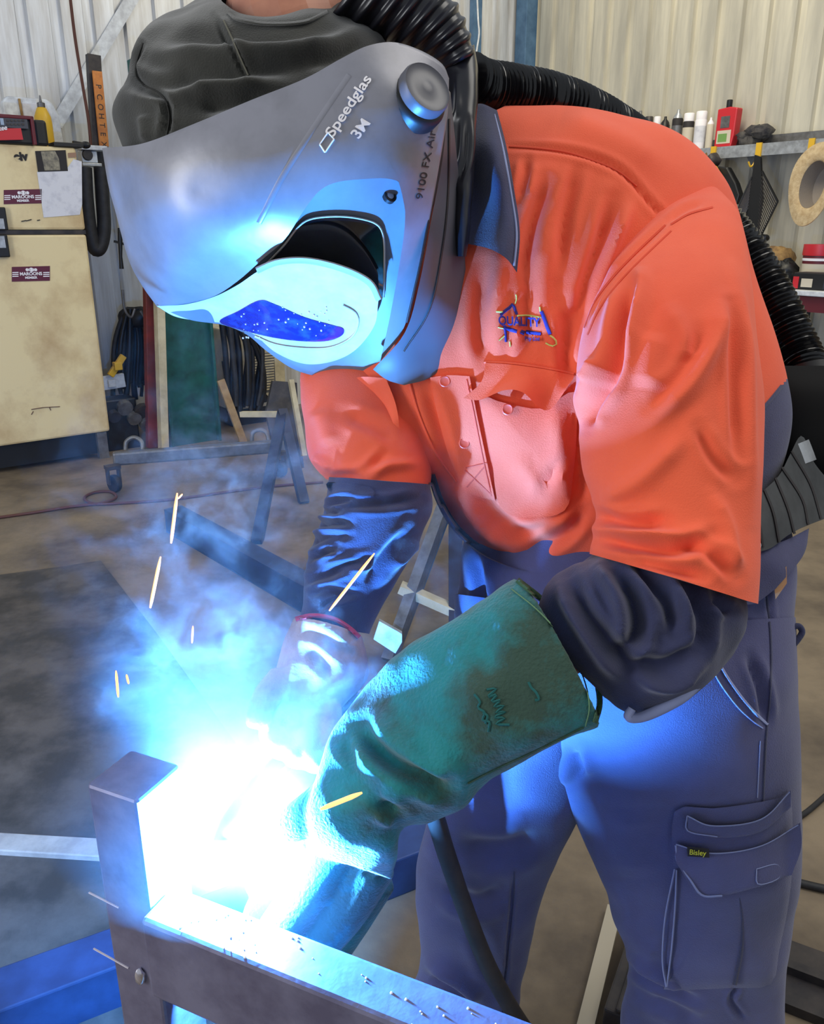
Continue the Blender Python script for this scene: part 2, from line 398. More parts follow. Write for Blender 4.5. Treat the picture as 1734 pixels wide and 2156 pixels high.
# ================================================================ LEFT SIDE
KF = KL - .72                                   # plane of the refrigerator doors
def onF(px, py, off=0.0): return hit(px, py, NL, KF - off)
er = onF(196, 610); zt = onF(165, 311)[2]; zb = onF(110, 925)[2]; zm = onF(110, 489)[2]
FW_, FD_ = .92, .62; e = -DL
def fbox(mb, u0, u1, z0, z1, y0, y1):           # u leftwards from the right edge, y into the body
    c = er - e * (u0 + u1) / 2 + NL * (y0 + y1) / 2; c = np.array([c[0], c[1], (z0 + z1) / 2]); return mb.box(c, abs(u1 - u0), abs(y1 - y0), abs(z1 - z0), (e, NL, Z))
fr = thing('refrigerator', (er[0], er[1], 0), 'tall cream refrigerator with grimy doors, stickers and a taped-up paper', 'refrigerator')
fbox(MB(), .01, FW_ - .01, zb + .01, zt - .005, .045, FD_).build('body', m_cream, fr, bevel=.012)
dtop = fbox(MB(), 0, FW_, zm + .012, zt, 0, .05).build('door', m_cream, fr, bevel=.014)
dlow = fbox(MB(), 0, FW_, zb, zm - .012, 0, .05).build('door', m_cream, fr, bevel=.014)
fbox(MB(), 0, FW_, zm - .011, zm + .011, .006, .05).build('door_trim', m_dark, fr)
fbox(MB(), .05, FW_ - .05, .03, zb - .004, .05, .12).build('kickplate', m_black, fr)
for u in (.05, FW_ - .05): fbox(MB(), u - .03, u + .03, 0, zb - .002, .015, .06).build('foot', m_grey, fr)
mb = MB(); face(mb, -25, 436, 15, 485, NL, KF - .03, .03); mb.build('handle', m_black, dtop, bevel=.006)
mb = MB(); face(mb, -25, 494, 19, 542, NL, KF - .03, .03); mb.build('handle', m_black, dlow, bevel=.006)
mb = MB(); face(mb, -20, 460, 9, 482, NL, KF - .034, .004); mb.build('handle_insert', m_silver, dtop)
mb = MB(); face(mb, -20, 497, 11, 522, NL, KF - .034, .004); mb.build('handle_insert', m_silver, dlow)
def flat(name, P, n, k, t, mat, parent, **kw): return MB().prism(pts_on(P, n, k), n * t).build(name, mat, parent, **kw)
flat('photograph', [(74, 318), (138, 316), (143, 360), (80, 362)], NL, KF - .004, .002, m_ink, dtop)
flat('photo_print', [(86, 319), (116, 318), (124, 334), (127, 358), (94, 359)], NL, KF - .006, .002, m_photo, dtop)
flat('paper_sheet', [(78, 362), (143, 352), (155, 335), (172, 340), (173, 430), (168, 452), (92, 458)], NL, KF - .003, .002, m_paper, dtop)
flat('tape_mark', [(143, 322), (160, 321), (161, 331), (144, 332)], NL, KF - .005, .001, M('brown_tape', C(150, 118, 96), .7), dtop)
def letters(s, P0, P1, n, k, mat, parent, name='lettering', bold=.03, **kw):
    a, b = hit(*P0, n, k), hit(*P1, n, k); x = (b - a); L = np.linalg.norm(x); x /= L; up = np.cross(x, n); up = up * np.sign(up[2] if abs(up[2]) > .05 else 1)
    o = text3('tmp', s, None, None, lambda V: V); wd = max(v.co[0] for v in o.data.vertices) - min(v.co[0] for v in o.data.vertices)
    bpy.data.objects.remove(o); sz = L / wd
    return text3(name, s, mat, parent, lambda V: a + V[:, :1] * x * sz + V[:, 1:2] * up * sz - n * V[:, 2:3], ext=.0008, bold=1, offset=bold, **kw)
m_maroon = M('maroon_sticker', C(92, 26, 52), .5)
for (x, y, w_, h_, dr) in ((8, 398, 80, 32, dtop), (25, 560, 80, 33, dlow)):
    st = flat('sticker', [(x, y + 2), (x + w_, y), (x + w_, y + h_ - 2), (x, y + h_)], NL, KF - .003, .002, m_maroon, dr, label='maroon supporter sticker with white capitals')
    letters('MAROONS', (x + 17, y + 20), (x + 63, y + 19), NL, KF - .005, m_whiteprint, st)
    letters('MEMBER', (x + 28, y + 27), (x + 53, y + 26.5), NL, KF - .005, m_whiteprint, st)
    for q in range(3):
        for sx in (x + 1, x + 66): flat('stripe', [(sx, y + 13 + q * 4), (sx + 13, y + 12.6 + q * 4), (sx + 13, y + 14.6 + q * 4), (sx, y + 15 + q * 4)], NL, KF - .004, .001, m_whiteprint, st)
    mb = MB()
    for q, rr in ((-9, 2.4), (-4.5, 2.0), (0, 3.4), (4.5, 2.0), (9, 2.4)):
        c = hit(x + 41 + q, y + 8, NL, KF - .004); mb.lathe([(.0035 * rr, -.001), (.0035 * rr, .001)], c, NL, 10)
    mb.build('crest', m_whiteprint, st)
letters('eiv', (31, 338), (58, 337), NL, KF - .003, m_ink, dtop, name='badge', bold=.05)
for a, b in (((45, 466), (55, 464)), ((55, 465), (66, 462)), ((78, 464), (84, 463))): MB().bar(onF(*a, .002), onF(*b, .002), .004, .008, NL).build('scuff', m_ink, dtop)
for a, b in (((66, 862), (90, 858)), ((90, 858), (126, 856)), ((70, 866), (66, 873)), ((104, 858), (107, 864))): MB().bar(onF(*a, .002), onF(*b, .002), .003, .006, NL).build('scuff', m_rust, dlow)
# things on the refrigerator
TOP = zt
def stand(px, py, off): p = onF(px, py, off); return p
mb = MB(); KT = KF + .36
t = thing('storage_case', hit(65, 302, NL, KT), 'grubby white plastic case standing behind the radio', 'case')
c, w, h = rect(10, 206, 126, 300, NL, KT); h = c[2] + h / 2 - TOP; c[2] = TOP + h / 2
P = [(-w / 2, -h / 2), (w * .53, -h / 2), (w * .5, h * .2), (w * .40, h * .44), (w * .3, h * .5), (-w * .4, h * .5), (-w * .5, h * .38)]
MB().prism([c + e * x + Z * y for x, y in P], NL * .07).build('case_shell', m_white, t, bevel=.01)
P = [(-w * .17, -h * .45), (w * .36, -h * .45), (w * .33, h * .2), (w * .28, h * .4), (-w * .17, h * .4)]
MB().prism([c + e * x + Z * y - NL * .006 for x, y in P], NL * .01).build('lid_panel', m_paper, t, bevel=.004)
MB().bar(c + e * (-w * .2) + Z * h * .46 - NL * .008, c + e * (-w * .16) - Z * h * .45 - NL * .008, .012, .01, NL).build('strap', m_tan, t)
KRD = KF - .02
t = thing('radio', hit(50, 303, NL, KRD), 'red and black jobsite radio on top of the refrigerator', 'radio')
c, w, h = rect(-60, 241, 72, 301, NL, KRD); h = c[2] + h / 2 - TOP; c[2] = TOP + h / 2
MB().box(c + NL * .09, w, .16, h, (e, NL, Z)).build('radio_body', m_black, t, bevel=.012)
mb = MB()
for sx, sz, ww, hh in ((0, h / 2 - .008, w, .018), (w / 2 - .008, 0, .018, h), (-w / 2 + .008, 0, .018, h)): mb.box(c + e * sx + Z * sz, ww, .03, hh, (e, NL, Z))
mb.build('bumper_frame', m_darkred, t, bevel=.004)
mb = MB(); face(mb, -40, 248, 58, 268, NL, KRD - .012, .01); mb.build('display_panel', M('charcoal_panel', C(62, 64, 74), .35), t)
mb = MB()
for i in range(5): face(mb, 14 + i * 8, 252, 19 + i * 8, 256, NL, KRD - .016, .006); face(mb, 14 + i * 8, 260, 19 + i * 8, 264, NL, KRD - .016, .006)
mb.build('button_row', m_dark, t)
mb = MB(); face(mb, 1, 249, 8, 263, NL, KRD - .016, .006); mb.build('screen', M('lcd', C(150, 168, 190), .3), t)
sp_ = flat('speaker_panel', [(-40, 270), (44, 270), (49, 294), (-40, 296)], NL, KRD - .014, .01, m_red, t)
letters('Milwaukee', (-42, 282), (14, 273), NL, KRD - .017, m_whiteprint, sp_, bold=.02, shear=.3)
mb = MB(); c2, w2, h2 = rect(72, 246, 100, 301, NL, KRD + .03); c2[2] = TOP + h2 / 2; mb.box(c2 + NL * .06, w2, .12, h2, (e, NL, Z)); mb.build('side_bumper', m_black, t, bevel=.015)
c = hit(97, 302, NL, KF + .25); c[2] = TOP; r = .048
t = thing('sauce_bottle', c, 'yellow squeeze bottle with a grey nozzle behind the radio', 'bottle')
hh = hit(95, 204, NL, KF + .25)[2] - TOP
MB().lathe([(r * .9, 0), (r, .02), (r, hh * .5), (r * .94, hh * .62), (r * .55, hh * .78), (r * .4, hh * .8)], c, n=24).build('bottle_body', m_yellow, t, smooth=True)
MB().lathe([(r * .45, hh * .8), (r * .45, hh * .88), (r * .16, hh * .9), (r * .08, hh * 1.02)], c, n=16).build('nozzle', m_grey, t, smooth=True)
c = hit(146, 305, NL, KF + .05); c[2] = TOP
mb = MB(); mb.box(c + Z * .012 - e * .02, .16, .12, .022, (e, NL, Z)); mb.bar(c + e * .02 + Z * .03, c + e * .1 + Z * .02, .03, .02); mb.blob(c + e * .09 + Z * .02, .03, .02, .02)
mb.build('glue_gun', m_black, label='flat black tool lying on the edge of the refrigerator top', cat='tool', bevel=.003)
# white junction box, hose, spray lance and post beside the refrigerator
KB = KL - .5
t = thing('junction_box', hit(196, 330, NL, KB), 'white steel bracket box with a round hole beside the refrigerator', 'bracket')
mb = MB(); face(mb, 172, 306, 226, 316, NL, KB - .03, .1); mb.build('top_cover', m_white, t, bevel=.004)
mb = MB(); face(mb, 173, 318, 205, 342, NL, KB, .08); mb.build('plate', m_white, t, bevel=.003)
mb = MB(); face(mb, 174, 343, 215, 350, NL, KB - .02, .1); mb.build('rail', m_silver, t, bevel=.003)
MB().lathe([(.028, -.012), (.032, 0), (.028, .006), (.02, .004)], hit(184, 326, NL, KB - .004), NL, 20).build('knockout', m_dark, t, smooth=True)
hs = pts_on([(178, 352), (182, 420), (190, 490), (200, 524), (212, 518), (219, 480), (216, 420), (212, 352)], NL, KB - .03)
MB().tube(cr(hs, 6), .042, 12).build('fuel_hose', m_rubber, smooth=True, label='thick black hose looped down beside the refrigerator', cat='hose')
mb = MB(); pp = pts_on([(252, 480), (253, 505), (254, 540), (256, 566)], NL, KB)
mb.tube(pp, [.012, .014, .01, .014], 10); mb.bar(hit(240, 508, NL, KB), hit(262, 514, NL, KB), .014, .014)
mb.build('spray_lance', m_black, smooth=True, label='slim black nozzle gun hanging below the bracket', cat='tool')
KP = KL - .38
t = thing('steel_post', hit(205, 310, NL, KP), 'dark steel post leaning on the wall with an orange lettered strip', 'post')
MB().bar(hit(196, 116, NL, KP), hit(209, 352, NL, KP), .075, .05, NL).build('post', m_dark, t)
a, b = hit(204, 150, NL, KP - .045), hit(219, 308, NL, KP - .045)
tp = MB().bar(a, b, .055, .014, NL).build('orange_strip', m_orange, t)
d_ = (b - a) / np.linalg.norm(b - a); sx = np.cross(d_, NL); sx = sx if sx @ e > 0 else -sx
for i, ch in enumerate('PCOHTEX'):
    o = a + d_ * (.07 + i * .052) - NL * .0085
    text3('letter', ch, m_dark, tp, lambda V, o=o: o + (V[:, :1] * d_ + V[:, 1:2] * sx) * .045 - sx * .016 - NL * V[:, 2:3], ext=.0005)
MB().tube(cr(pts_on([(146, -20), (158, 80), (174, 180), (187, 260), (193, 340)], NL, KL - .45), 8), .009, 8).build('drop_cable', m_rust, smooth=True, label='thin brown cable hanging down in front of the corrugated wall', cat='cable')
MB().tube(cr(pts_on([(1003, -30), (1006, 40), (1008, 70), (1004, 100), (999, 130)], NL, KL - .06), 8), .008, 8).build('white_cable', m_white, smooth=True, label='thin white cable dangling by the wall corner', cat='cable')
# hanging leads
def bundle(name, paths, k, rr, mats, label, hook=None):
    p0 = hit(*paths[0][0], NL, k); t = thing(name, (p0[0], p0[1], p0[2]), label, 'cables')
    for i, P in enumerate(paths):
        q = pts_on(P, NL, k + .05 * math.sin(i * 2.1)); MB().tube(cr(q, 5), rr * (1 + .3 * math.sin(i * 3)), 8).build('cable', mats[i % len(mats)], t, smooth=True)
    return t
pa = []
for i in range(13):
    x = 238 + i * 6.2; yb = 860 - 60 * abs(math.sin(i * 1.3))
    pa.append([(262 + i * 2.4, 655 + 5 * math.sin(i)), (x + 4, 720), (x, 800), (x + 5 * math.sin(i), yb)])
m_bluerub = M('blue_black_lead', C(34, 36, 46), .5)
t = bundle('hanging_cable_bundle', pa, KL - .3, .017, [m_rubber, m_bluerub, m_black], 'bundle of black leads hanging between refrigerator and red post')
for P in ([(258, 610), (262, 650), (276, 668), (284, 650)], [(312, 620), (312, 650), (306, 668), (296, 655)]): MB().tube(cr(pts_on(P, NL, KL - .5), 6), .008, 8).build('hook', m_grey, t, smooth=True)
MB().blob(hit(285, 668, NL, KL - .32), .12, .06, .07, 14, 9, .35).build('knot', m_black, t, smooth=True)
def ground(px, py, dz=0): p = F(px, py); return p
g0 = F(270, 962)
for i, (x, y, rx, mm, lab) in enumerate(((246, 770, .05, m_yellow, 'short yellow tool lying in the clutter behind the refrigerator'), (233, 806, .09, m_white, 'white plastic offcut in the clutter behind the refrigerator'))):
    q = hit(x, y, NL, KL - .5 + .06 * i); mb = MB(); mb.bar(q - e * rx - Z * (.06 if i == 0 else 0), q + e * rx + Z * (.06 if i == 0 else .01), .04 if i == 0 else .09, .03, NL); mb.box(q - NL * .01, .05, .05, .05, (e, NL, Z))
    mb.build(('hand_tool', 'plastic_offcut')[i], mm, label=lab, cat='clutter', bevel=.004)
cb = thing('scrap_crate', hit(275, 940, NL, KL - .3) * (1, 1, 0), 'dark crate of scrap below the hanging leads', 'crate')
mb = MB(); c, w, h = face(mb, 222, 840, 292, 948, NL, KL - .56, .16); mb.build('crate_body', m_black, cb, bevel=.01)
for i, (x, y, rr) in enumerate(((262, 858, .05), (300, 868, .06), (282, 880, .045), (240, 876, .04), (310, 893, .05))):
    MB().lathe([(rr, -.02), (rr, .02), (rr * .6, .025)], hit(x, y, NL, KL - .58), NL + 0.4 * Z, 14).build('scrap_ring', m_dark if i % 2 else m_grey, cb)
# posts and green column
def upright(name, x0, x1, yb, ytop, dep, mat, label, cat, bev=.004, lean=0):
    a = F((x0 + x1) / 2, yb); a = a if 'cream' not in name else F((x0 + x1) / 2, yb + 14); d = proj(a)[2]; w = (x1 - x0) * d / FPX
    mb = MB(); h = 1.15; mb.bar(a + NL * dep / 2 + Z * .002, a + NL * dep / 2 + e * lean + Z * h, dep, w, NL); return a, w, h, mb
a, w, h, mb = upright('red_post', 318, 336, 945, 0, .08, m_darkred, '', '', lean=.10)
mb.build('red_post', M('red_oxide', C(128, 42, 34), .6, noise_scale=9, col2=C(84, 34, 30)), label='narrow red oxide post behind the cream post', cat='post', bevel=.004)
a, w, h, mb = upright('cream_post', 336, 359, 936, 0, .05, m_creampost, '', '', lean=.08)
mb.build('cream_post', m_creampost, label='cream painted flat post beside the green column', cat='post', bevel=.004)
a = F(412, 934); d = proj(a)[2]; w = 112 * d / FPX
t = thing('green_column', a, 'wide green steel channel column standing by the cream post', 'column')
MB().box(a + NL * .02 + Z * 1.15, w, .02, 2.3, (e, NL, Z)).build('web', m_green, t, bevel=.003)
for s in (-1, 1): MB().box(a + e * s * (w / 2 - .012) + NL * .03 + Z * 1.15, .02, .12, 2.3, (e, NL, Z)).build('flange', m_green, t, bevel=.004)
a = F(472, 914); d = proj(a)[2]
MB().bar(a - NL * .3, W(464, 800, d - .36), .05, .02, NL).build('timber_offcut', M('raw_timber', C(176, 150, 110), .8, noise_scale=12, col2=C(140, 112, 78)), label='tan timber offcut leaning against the green column', cat='timber')
# second bundle, welding machine
pa = []
for i in range(9):
    x = 478 + i * 8.0; pa.append([(466 + i * 9, 676 + 3 * i), (474 + i * 10 + 6 * math.sin(i * 2), 740), (478 + i * 9, 810), (482 + i * 7.5, 868 - 14 * abs(math.sin(i)))])
pa.append([(520, 700), (548, 760), (554, 820), (542, 866)]); pa.append([(470, 760), (482, 830), (500, 862), (512, 850)])
bundle('welding_lead_bundle', pa, KL - .62, .02, [m_rubber, m_black], 'loose black leads hanging in front of the cream welding machine')
KW = KL - .42
t = thing('welding_machine', hit(555, 860, NL, KW) * (1, 1, 0), 'cream welding machine with louvred side panels behind the leads', 'machine')
c, w, h = rect(480, 690, 600, 858, NL, KW)
MB().box(c + NL * .2, w, .4, h, (e, NL, Z)).build('machine_case', m_creampost, t, bevel=.01)
mb = MB(); mb.box(np.array([c[0], c[1], (c[2] - h / 2) / 2]) + NL * .2, w * .96, .36, c[2] - h / 2 - .004, (e, NL, Z)); mb.build('cart_base', m_black, t, bevel=.006)
mb = MB(); face(mb, 522, 716, 562, 735, NL, KW - .004, .006); nb = mb.build('name_band', m_ink, t)
for x0 in (528, 556):
    mb = MB(); face(mb, x0 - 1, 742, x0 + 23, 826, NL, KW - .002, .004); pn = mb.build('louvre_panel', m_grey, t)
    for i in range(14):
        mb = MB(); face(mb, x0 + 1, 745 + i * 5.6, x0 + 21, 748 + i * 5.6, NL, KW - .01, .01); mb.build('slat', m_creampost, pn)
MB().lathe([(.03, -.02), (.034, -.005), (.034, .0)], hit(555, 838, NL, KW - .01), NL, 16).build('socket', m_black, t, smooth=True)
# dark trestle stand by the machine
a = F(540, 1146); d = proj(a)[2]; b = W(594, 872, d + .75)
t = thing('trestle_stand', a, 'slanted dark steel trestle standing behind the trolley', 'trestle')
MB().bar(a, b, .05, .05).build('leg', m_navysteel, t)
b2 = W(508, 872, d + .9); MB().bar(b2, b, .03, .03).build('top_rail', m_creampost, t)
q = F(640, 1060); MB().bar(q, b + Z * .02, .05, .05).build('leg', m_navysteel, t)
mb = MB(); q = F(586, 985); dq = proj(q)[2]; mb.prism([W(560, 870, dq), W(574, 802, dq), W(625, 806, dq), W(628, 880, dq), q + (W(640, 985, dq) - q), q], NL * .02); mb.build('gusset_plate', m_dark, t)
mb = MB(); mb.bar(W(612, 800, dq - .02), W(640, 960, dq - .02), .03, .03); mb.build('brace', m_creampost, t)
# trolley with castors
a = F(243, 1036); da = proj(a)[2]; b = F(590, 1004); db = proj(b)[2]
t = thing('trolley', (a + b) / 2, 'low grey steel trolley frame on black castors with a ring handle', 'trolley')
A1, B1 = W(238, 966, da), W(600, 938, db)
MB().bar(A1, B1, .055, .075).build('frame_bar', m_grey, t, bevel=.012)
for (p, q, d) in ((a, A1, da), (b, B1, db)):
    R_ = .05; hz = q[2] - .03
    MB().lathe([(.02, -.018), (.046, -.016), (.05, -.008), (.05, .008), (.046, .016), (.02, .018)], p + Z * R_, (e * .9 + NL * .3), 20).build('wheel', m_rubber, t, smooth=True)
    mb = MB()
    for s in (-1, 1): mb.bar(p + Z * R_ + e * s * .03, p + Z * hz + e * s * .03, .01, .045, NL)
    mb.box(p + Z * hz, .075, .06, .02, (e, NL, Z)); mb.build('castor_fork', m_dark, t)
MB().tube(cr(np.array([W(264 + 0, 948, da + .15), W(266, 930, da + .15), W(282, 921, da + .15), W(298, 930, da + .15), W(300, 950, da + .15)]), 8), .012, 10).build('ring', m_grey, t, smooth=True)
MB().tube(cr(np.array([W(530, 934, db), W(532, 912, db), W(548, 905, db), W(562, 914, db), W(566, 940, db)]), 8), .012, 10).build('ring', m_grey, t, smooth=True)
# floor clutter
fc = [F(*p) for p in ((-40, 1098), (60, 1084), (150, 1070), (215, 1062), (245, 1050), (232, 1038), (198, 1040), (178, 1052), (200, 1064), (260, 1062), (360, 1055), (470, 1040), (560, 1028), (680, 1018))]
MB().tube(cr(np.array(fc) + Z * .008, 6), .008, 8).build('floor_cable', m_rust, smooth=True, label='thin brown cable looped across the concrete floor', cat='cable')
a, b = F(352, 1120), F(655, 1300); d_ = (b - a) / np.linalg.norm(b - a); sd = np.cross(Z, d_)
mb = MB(); mb.bar(a + Z * .004 + sd * .04, b + Z * .004 + sd * .04, .09, .008); mb.bar(a + Z * .06, b + Z * .06, .008, .11); mb.bar(a + Z * .112 + sd * .04, b + Z * .112 + sd * .04, .09, .008)
mb.build('steel_channel', m_navysteel, label='dark blue steel channel lying on the floor behind the smoke', cat='channel')
tl = F(-60, 1762), F(230, 1779); bl = F(-60, 1800), F(230, 1818)
MB().prism([p + Z * .001 for p in (tl[0], tl[1], bl[1], bl[0])], (0, 0, .018)).build('flat_bar', M('pale_flat_bar', C(186, 178, 166), .5, noise_scale=20, col2=C(158, 150, 140)), label='pale flat bar lying on the stained floor left of the frame post', cat='bar', bevel=.003)
a, b = F(-160, 2290), F(930, 1852); d_ = (b - a) / np.linalg.norm(b - a); sd = np.cross(Z, d_); sd = sd if sd[1] > 0 else -sd
mb = MB(); mb.bar(a + Z * .05 + sd * .05, b + Z * .05 + sd * .05, .1, .1)
mb.build('blue_beam', m_navybeam, label='bright blue steel beam on the floor passing behind the frame post', cat='beam', bevel=.004)
# grey trestle behind the forearm
a = F(818, 1392); d = proj(a)[2]; b = W(940, 1052, d + .25)
t = thing('saw_trestle', a, 'grey steel trestle with a pale cross rail behind the blue-lit sleeve', 'trestle')
MB().bar(a, b, .04, .05).build('leg', m_grey, t)
MB().bar(a + e * .05 + NL * .03, b + e * .06 + NL * .03, .012, .05).build('leg_flange', m_bluecol, t)
MB().bar(W(842, 1236, d + .1), W(1010, 1310, d + .1), .05, .03).build('cross_rail', m_creampost, t)
q = F(960, 1392); MB().bar(q, W(958, 1090, d + .3), .05, .05).build('leg', m_navysteel, t)
MB().prism([W(798, 1308, d - .05), W(846, 1335, d - .05), W(846, 1352, d - .05), W(832, 1376, d - .05), W(786, 1346, d - .05)], (0, .02, 0)).build('end_plate', m_silver, t)
# right of the legs
a, b = F(1292, 1925), F(1215, 2240)
MB().bar(a + Z * .012, b + Z * .012, .03, .02).build('pale_strip', M('dusty_strip', C(176, 166, 146), .7), label='narrow pale metal strip on the floor between the legs', cat='strip')
a, b = F(1362, 1985), F(1300, 2190)
mb = MB(); mb.bar(a + Z * .03, b + Z * .03, .06, .06); mb.bar(a + Z * .064, b + Z * .064, .02, .012); mb.build('angle_bar', m_dark, label='dark square bar on the floor between the legs', cat='bar', bevel=.004)
a, b = F(1600, 2040), F(1860, 2140)
mb = MB(); mb.bar(a + Z * .012, b + Z * .012, .16, .02); mb.bar(a + Z * .03, b + Z * .03, .02, .02); mb.build('dark_plate', m_dark, label='flat dark steel section on the floor behind the near leg', cat='steel section')
MB().tube(cr(np.array([F(x, y) + Z * .009 for x, y in ((1640, 1855), (1690, 1868), (1745, 1880), (1840, 1890))]), 6), .009, 8).build('air_line', m_rubber, smooth=True, label='black air line on the floor past the cargo pocket', cat='hose')
MB().tube(cr(np.array([F(x, y) + Z * .007 for x, y in ((1650, 1745), (1700, 1712), (1760, 1660), (1840, 1600))]), 6), .007, 8).build('thin_lead', m_rubber, smooth=True, label='thin dark lead trailing away on the far floor', cat='cable')
# ================================================================ RIGHT WALL
KS = KR - .26; sy = hit(1600, 303, NR, KS)[2]; er_ = DR
def onS(px, off=.0, z=None):
    p = hit(px, 300, NR, KS + off); p[2] = sy if z is None else z; return p
t = thing('wall_shelf', onS(1500), 'long grey steel shelf on the wall carrying the spray cans', 'shelf')
s0, s1 = onS(1060), onS(1900)
MB().bar(s0 + NR * .125 - Z * .006, s1 + NR * .125 - Z * .006, .25, .01).build('shelf_board', m_silver, t)
MB().bar(s0 - Z * .035, s1 - Z * .035, .006, .075).build('front_lip', m_silver, t)
MB().bar(s0 + NR * .245 + Z * .035, s1 + NR * .245 + Z * .035, .008, .08).build('back_upstand', m_grey, t)
for x in (1180, 1560, 1790):
    p = onS(x); MB().prism([p + NR * .01 - Z * .012, p + NR * .25 - Z * .012, p + NR * .25 - Z * .22], er_ * .006).build('shelf_bracket', m_silver, t)
def can(x0, x1, yt, name, label, m_body, m_cap, m_band=None, cone=True, off=.1, cat='can'):
    xc = (x0 + x1) / 2; p = onS(xc, off); d = proj(p)[2]; r = (x1 - x0) * d / FPX / 2
    pt = hit(xc, yt, NR, KS + off); h = pt[2] - sy
    t = thing(name, p, label, cat, 'cans and bottles on the wall shelf')
    MB().lathe([(r * .94, 0), (r, .006), (r, h * .76), (r * .9, h * .79)], p, n=18).build('can_body', m_body, t, smooth=True)
    MB().lathe([(r * .9, h * .79), (r * .82, h * .84), (r * .3, h * .93), (r * .26, h)] if cone else [(r * .92, h * .78), (r * .92, h * .98), (r * .8, h)], p, n=18).build('cap', m_cap, t, smooth=True)
    if m_band: MB().lathe([(r * 1.012, h * .2), (r * 1.012, h * .62)], p, n=18).build('can_label', m_band, t, smooth=True)
m_purple = M('purple_print', C(62, 48, 112), .4); m_brown = M('brown_plastic', C(120, 62, 40), .5)
can(1312, 1332, 243, 'spray_can', 'brown-capped pale can leftmost of the shelf row', m_label, m_brown)
can(1333, 1353, 234, 'spray_can', 'purple spray can with a grey cone cap on the shelf', m_purple, m_grey, m_whiteprint)
can(1353, 1371, 246, 'spray_can', 'short dark can between the purple can and a white-capped one', m_black, m_dark, m_purple, cone=False)
can(1372, 1387, 246, 'spray_can', 'narrow can with a plain white cap beside the black dome-topped can', m_red, m_whiteprint, cone=False)
can(1386, 1406, 246, 'spray_can', 'black can with a dome top and red band on the shelf', m_black, m_black, m_red)
can(1411, 1433, 231, 'spray_can', 'black and silver spray can with a pointed silver nozzle', m_ink, m_silver, m_grey)
can(1434, 1457, 239, 'spray_can', 'white-capped can with a black and white printed label', m_ink, m_whiteprint, m_label, cone=False)
can(1459, 1483, 235, 'spray_can', 'tall white spray can with a pale grey label, largest in the row', m_whiteprint, m_whiteprint, m_paper, cone=False)
can(1484, 1499, 248, 'glue_tube', 'slim cream bottle between the tall white can and the red bottle', m_label, m_whiteprint, None, cat='bottle')
p = onS(1523, .1); d = proj(p)[2]; w = 46 * d / FPX; h = hit(1523, 226, NR, KS + .1)[2] - sy
t = thing('coolant_bottle', p, 'red rectangular bottle with a black screw cap on the shelf', 'bottle', 'cans and bottles on the wall shelf')
MB().prism([p - er_ * w * .5, p + er_ * w * .35, p + er_ * w * .46 + Z * h * .3, p + er_ * w * .5 + Z * h * .96, p + er_ * w * .1 + Z * h, p - er_ * w * .5 + Z * h * .97], NR * .07).build('bottle_body', m_red, t, bevel=.008)
MB().lathe([(.018, h * .98), (.02, h * 1.0), (.02, h * 1.17), (.016, h * 1.18)], p + NR * .03 - er_ * .008, n=16).build('cap', m_black, t, smooth=True)
for (z0, z1, mm, nm) in ((.12, .44, m_label, 'paper_label'), (.5, .78, m_grey, 'printed_label'), (.16, .36, M('green_print', C(110, 150, 80), .6), 'green_patch')):
    sh = -.04 if nm != 'green_patch' else -.1
    MB().box(p - NR * (.001 if nm != 'green_patch' else .002) + er_ * w * sh + Z * h * (z0 + z1) / 2, w * (.7 if nm == 'paper_label' else .45), .002, h * (z1 - z0), (er_, NR, Z)).build(nm, mm, t)
mb = MB(); p = onS(1588, .14)
for i in range(7): mb.blob(p + er_ * rng.uniform(-.12, .1) + NR * rng.uniform(-.03, .05) + Z * rng.uniform(.03, .1), rng.uniform(.05, .08), .05, rng.uniform(.03, .05), 10, 7, .5)
mb.build('rag_heap', M('dirty_rag', C(92, 88, 84), .9, noise_scale=14, col2=C(36, 36, 44), bump=.3), smooth=True, label='heap of dirty grey rags beside the red bottle', cat='rags')
for i, (x, lab) in enumerate(((1505, 'yellow hook clipped over the shelf lip below the red bottle'), (1600, 'yellow hook on the shelf lip above the folded mesh bag'), (1710, 'yellow hook on the shelf lip holding the straw hat'))):
    p = onS(x) - NR * .008
    mb = MB(); mb.box(p - Z * .035, .04, .012, .085, (er_, NR, Z)); mb.tube(cr(np.array([p - Z * .07 - er_ * .01, p - Z * .12 - NR * .02 - er_ * .01, p - Z * .14 - NR * .04 - er_ * .02, p - Z * .11 - NR * .055 - er_ * .03]), 6), .006, 8)
    mb.build('yellow_hook', m_yellow, group='yellow hooks on the shelf lip', label=lab, cat='hook')
# straw hat hung by its brim
p = hit(1708, 388, NR, KS - .16); d = proj(p)[2]; R = 84 * d / FPX
ax = -NR * .86 - DR * .25 + Z * .12; ax /= np.linalg.norm(ax)
t = thing('straw_hat', p, 'pale straw hat hanging on a yellow hook with its open crown outwards', 'hat')
def hatmesh(prof, wav):
    x, y, z = frame_of(ax); V = []; n = 48
    for r, h in prof:
        for k in range(n):
            a = 2 * math.pi * k / n; rr = r * (1 + .0 * math.cos(2 * a)); w_ = wav * (r / R) ** 3 * math.sin(2 * a + .6) + wav * .4 * (r / R) ** 3 * math.sin(3 * a)
            V.append(p + z * (h + w_) + rr * (math.cos(a) * x * .72 + math.sin(a) * y))
    m = len(prof); return V, [(i * n + k, i * n + (k + 1) % n, (i + 1) * n + (k + 1) % n, (i + 1) * n + k) for i in range(m - 1) for k in range(n)]
V, Fc = hatmesh([(R * .56, -.01), (R * .6, 0), (R * .8, .004), (R, .0), (R * 1.005, -.006), (R * .8, -.008), (R * .6, -.012), (R * .57, -.02)], .013); mesh('brim', V, Fc, m_straw, t, recalc=True)
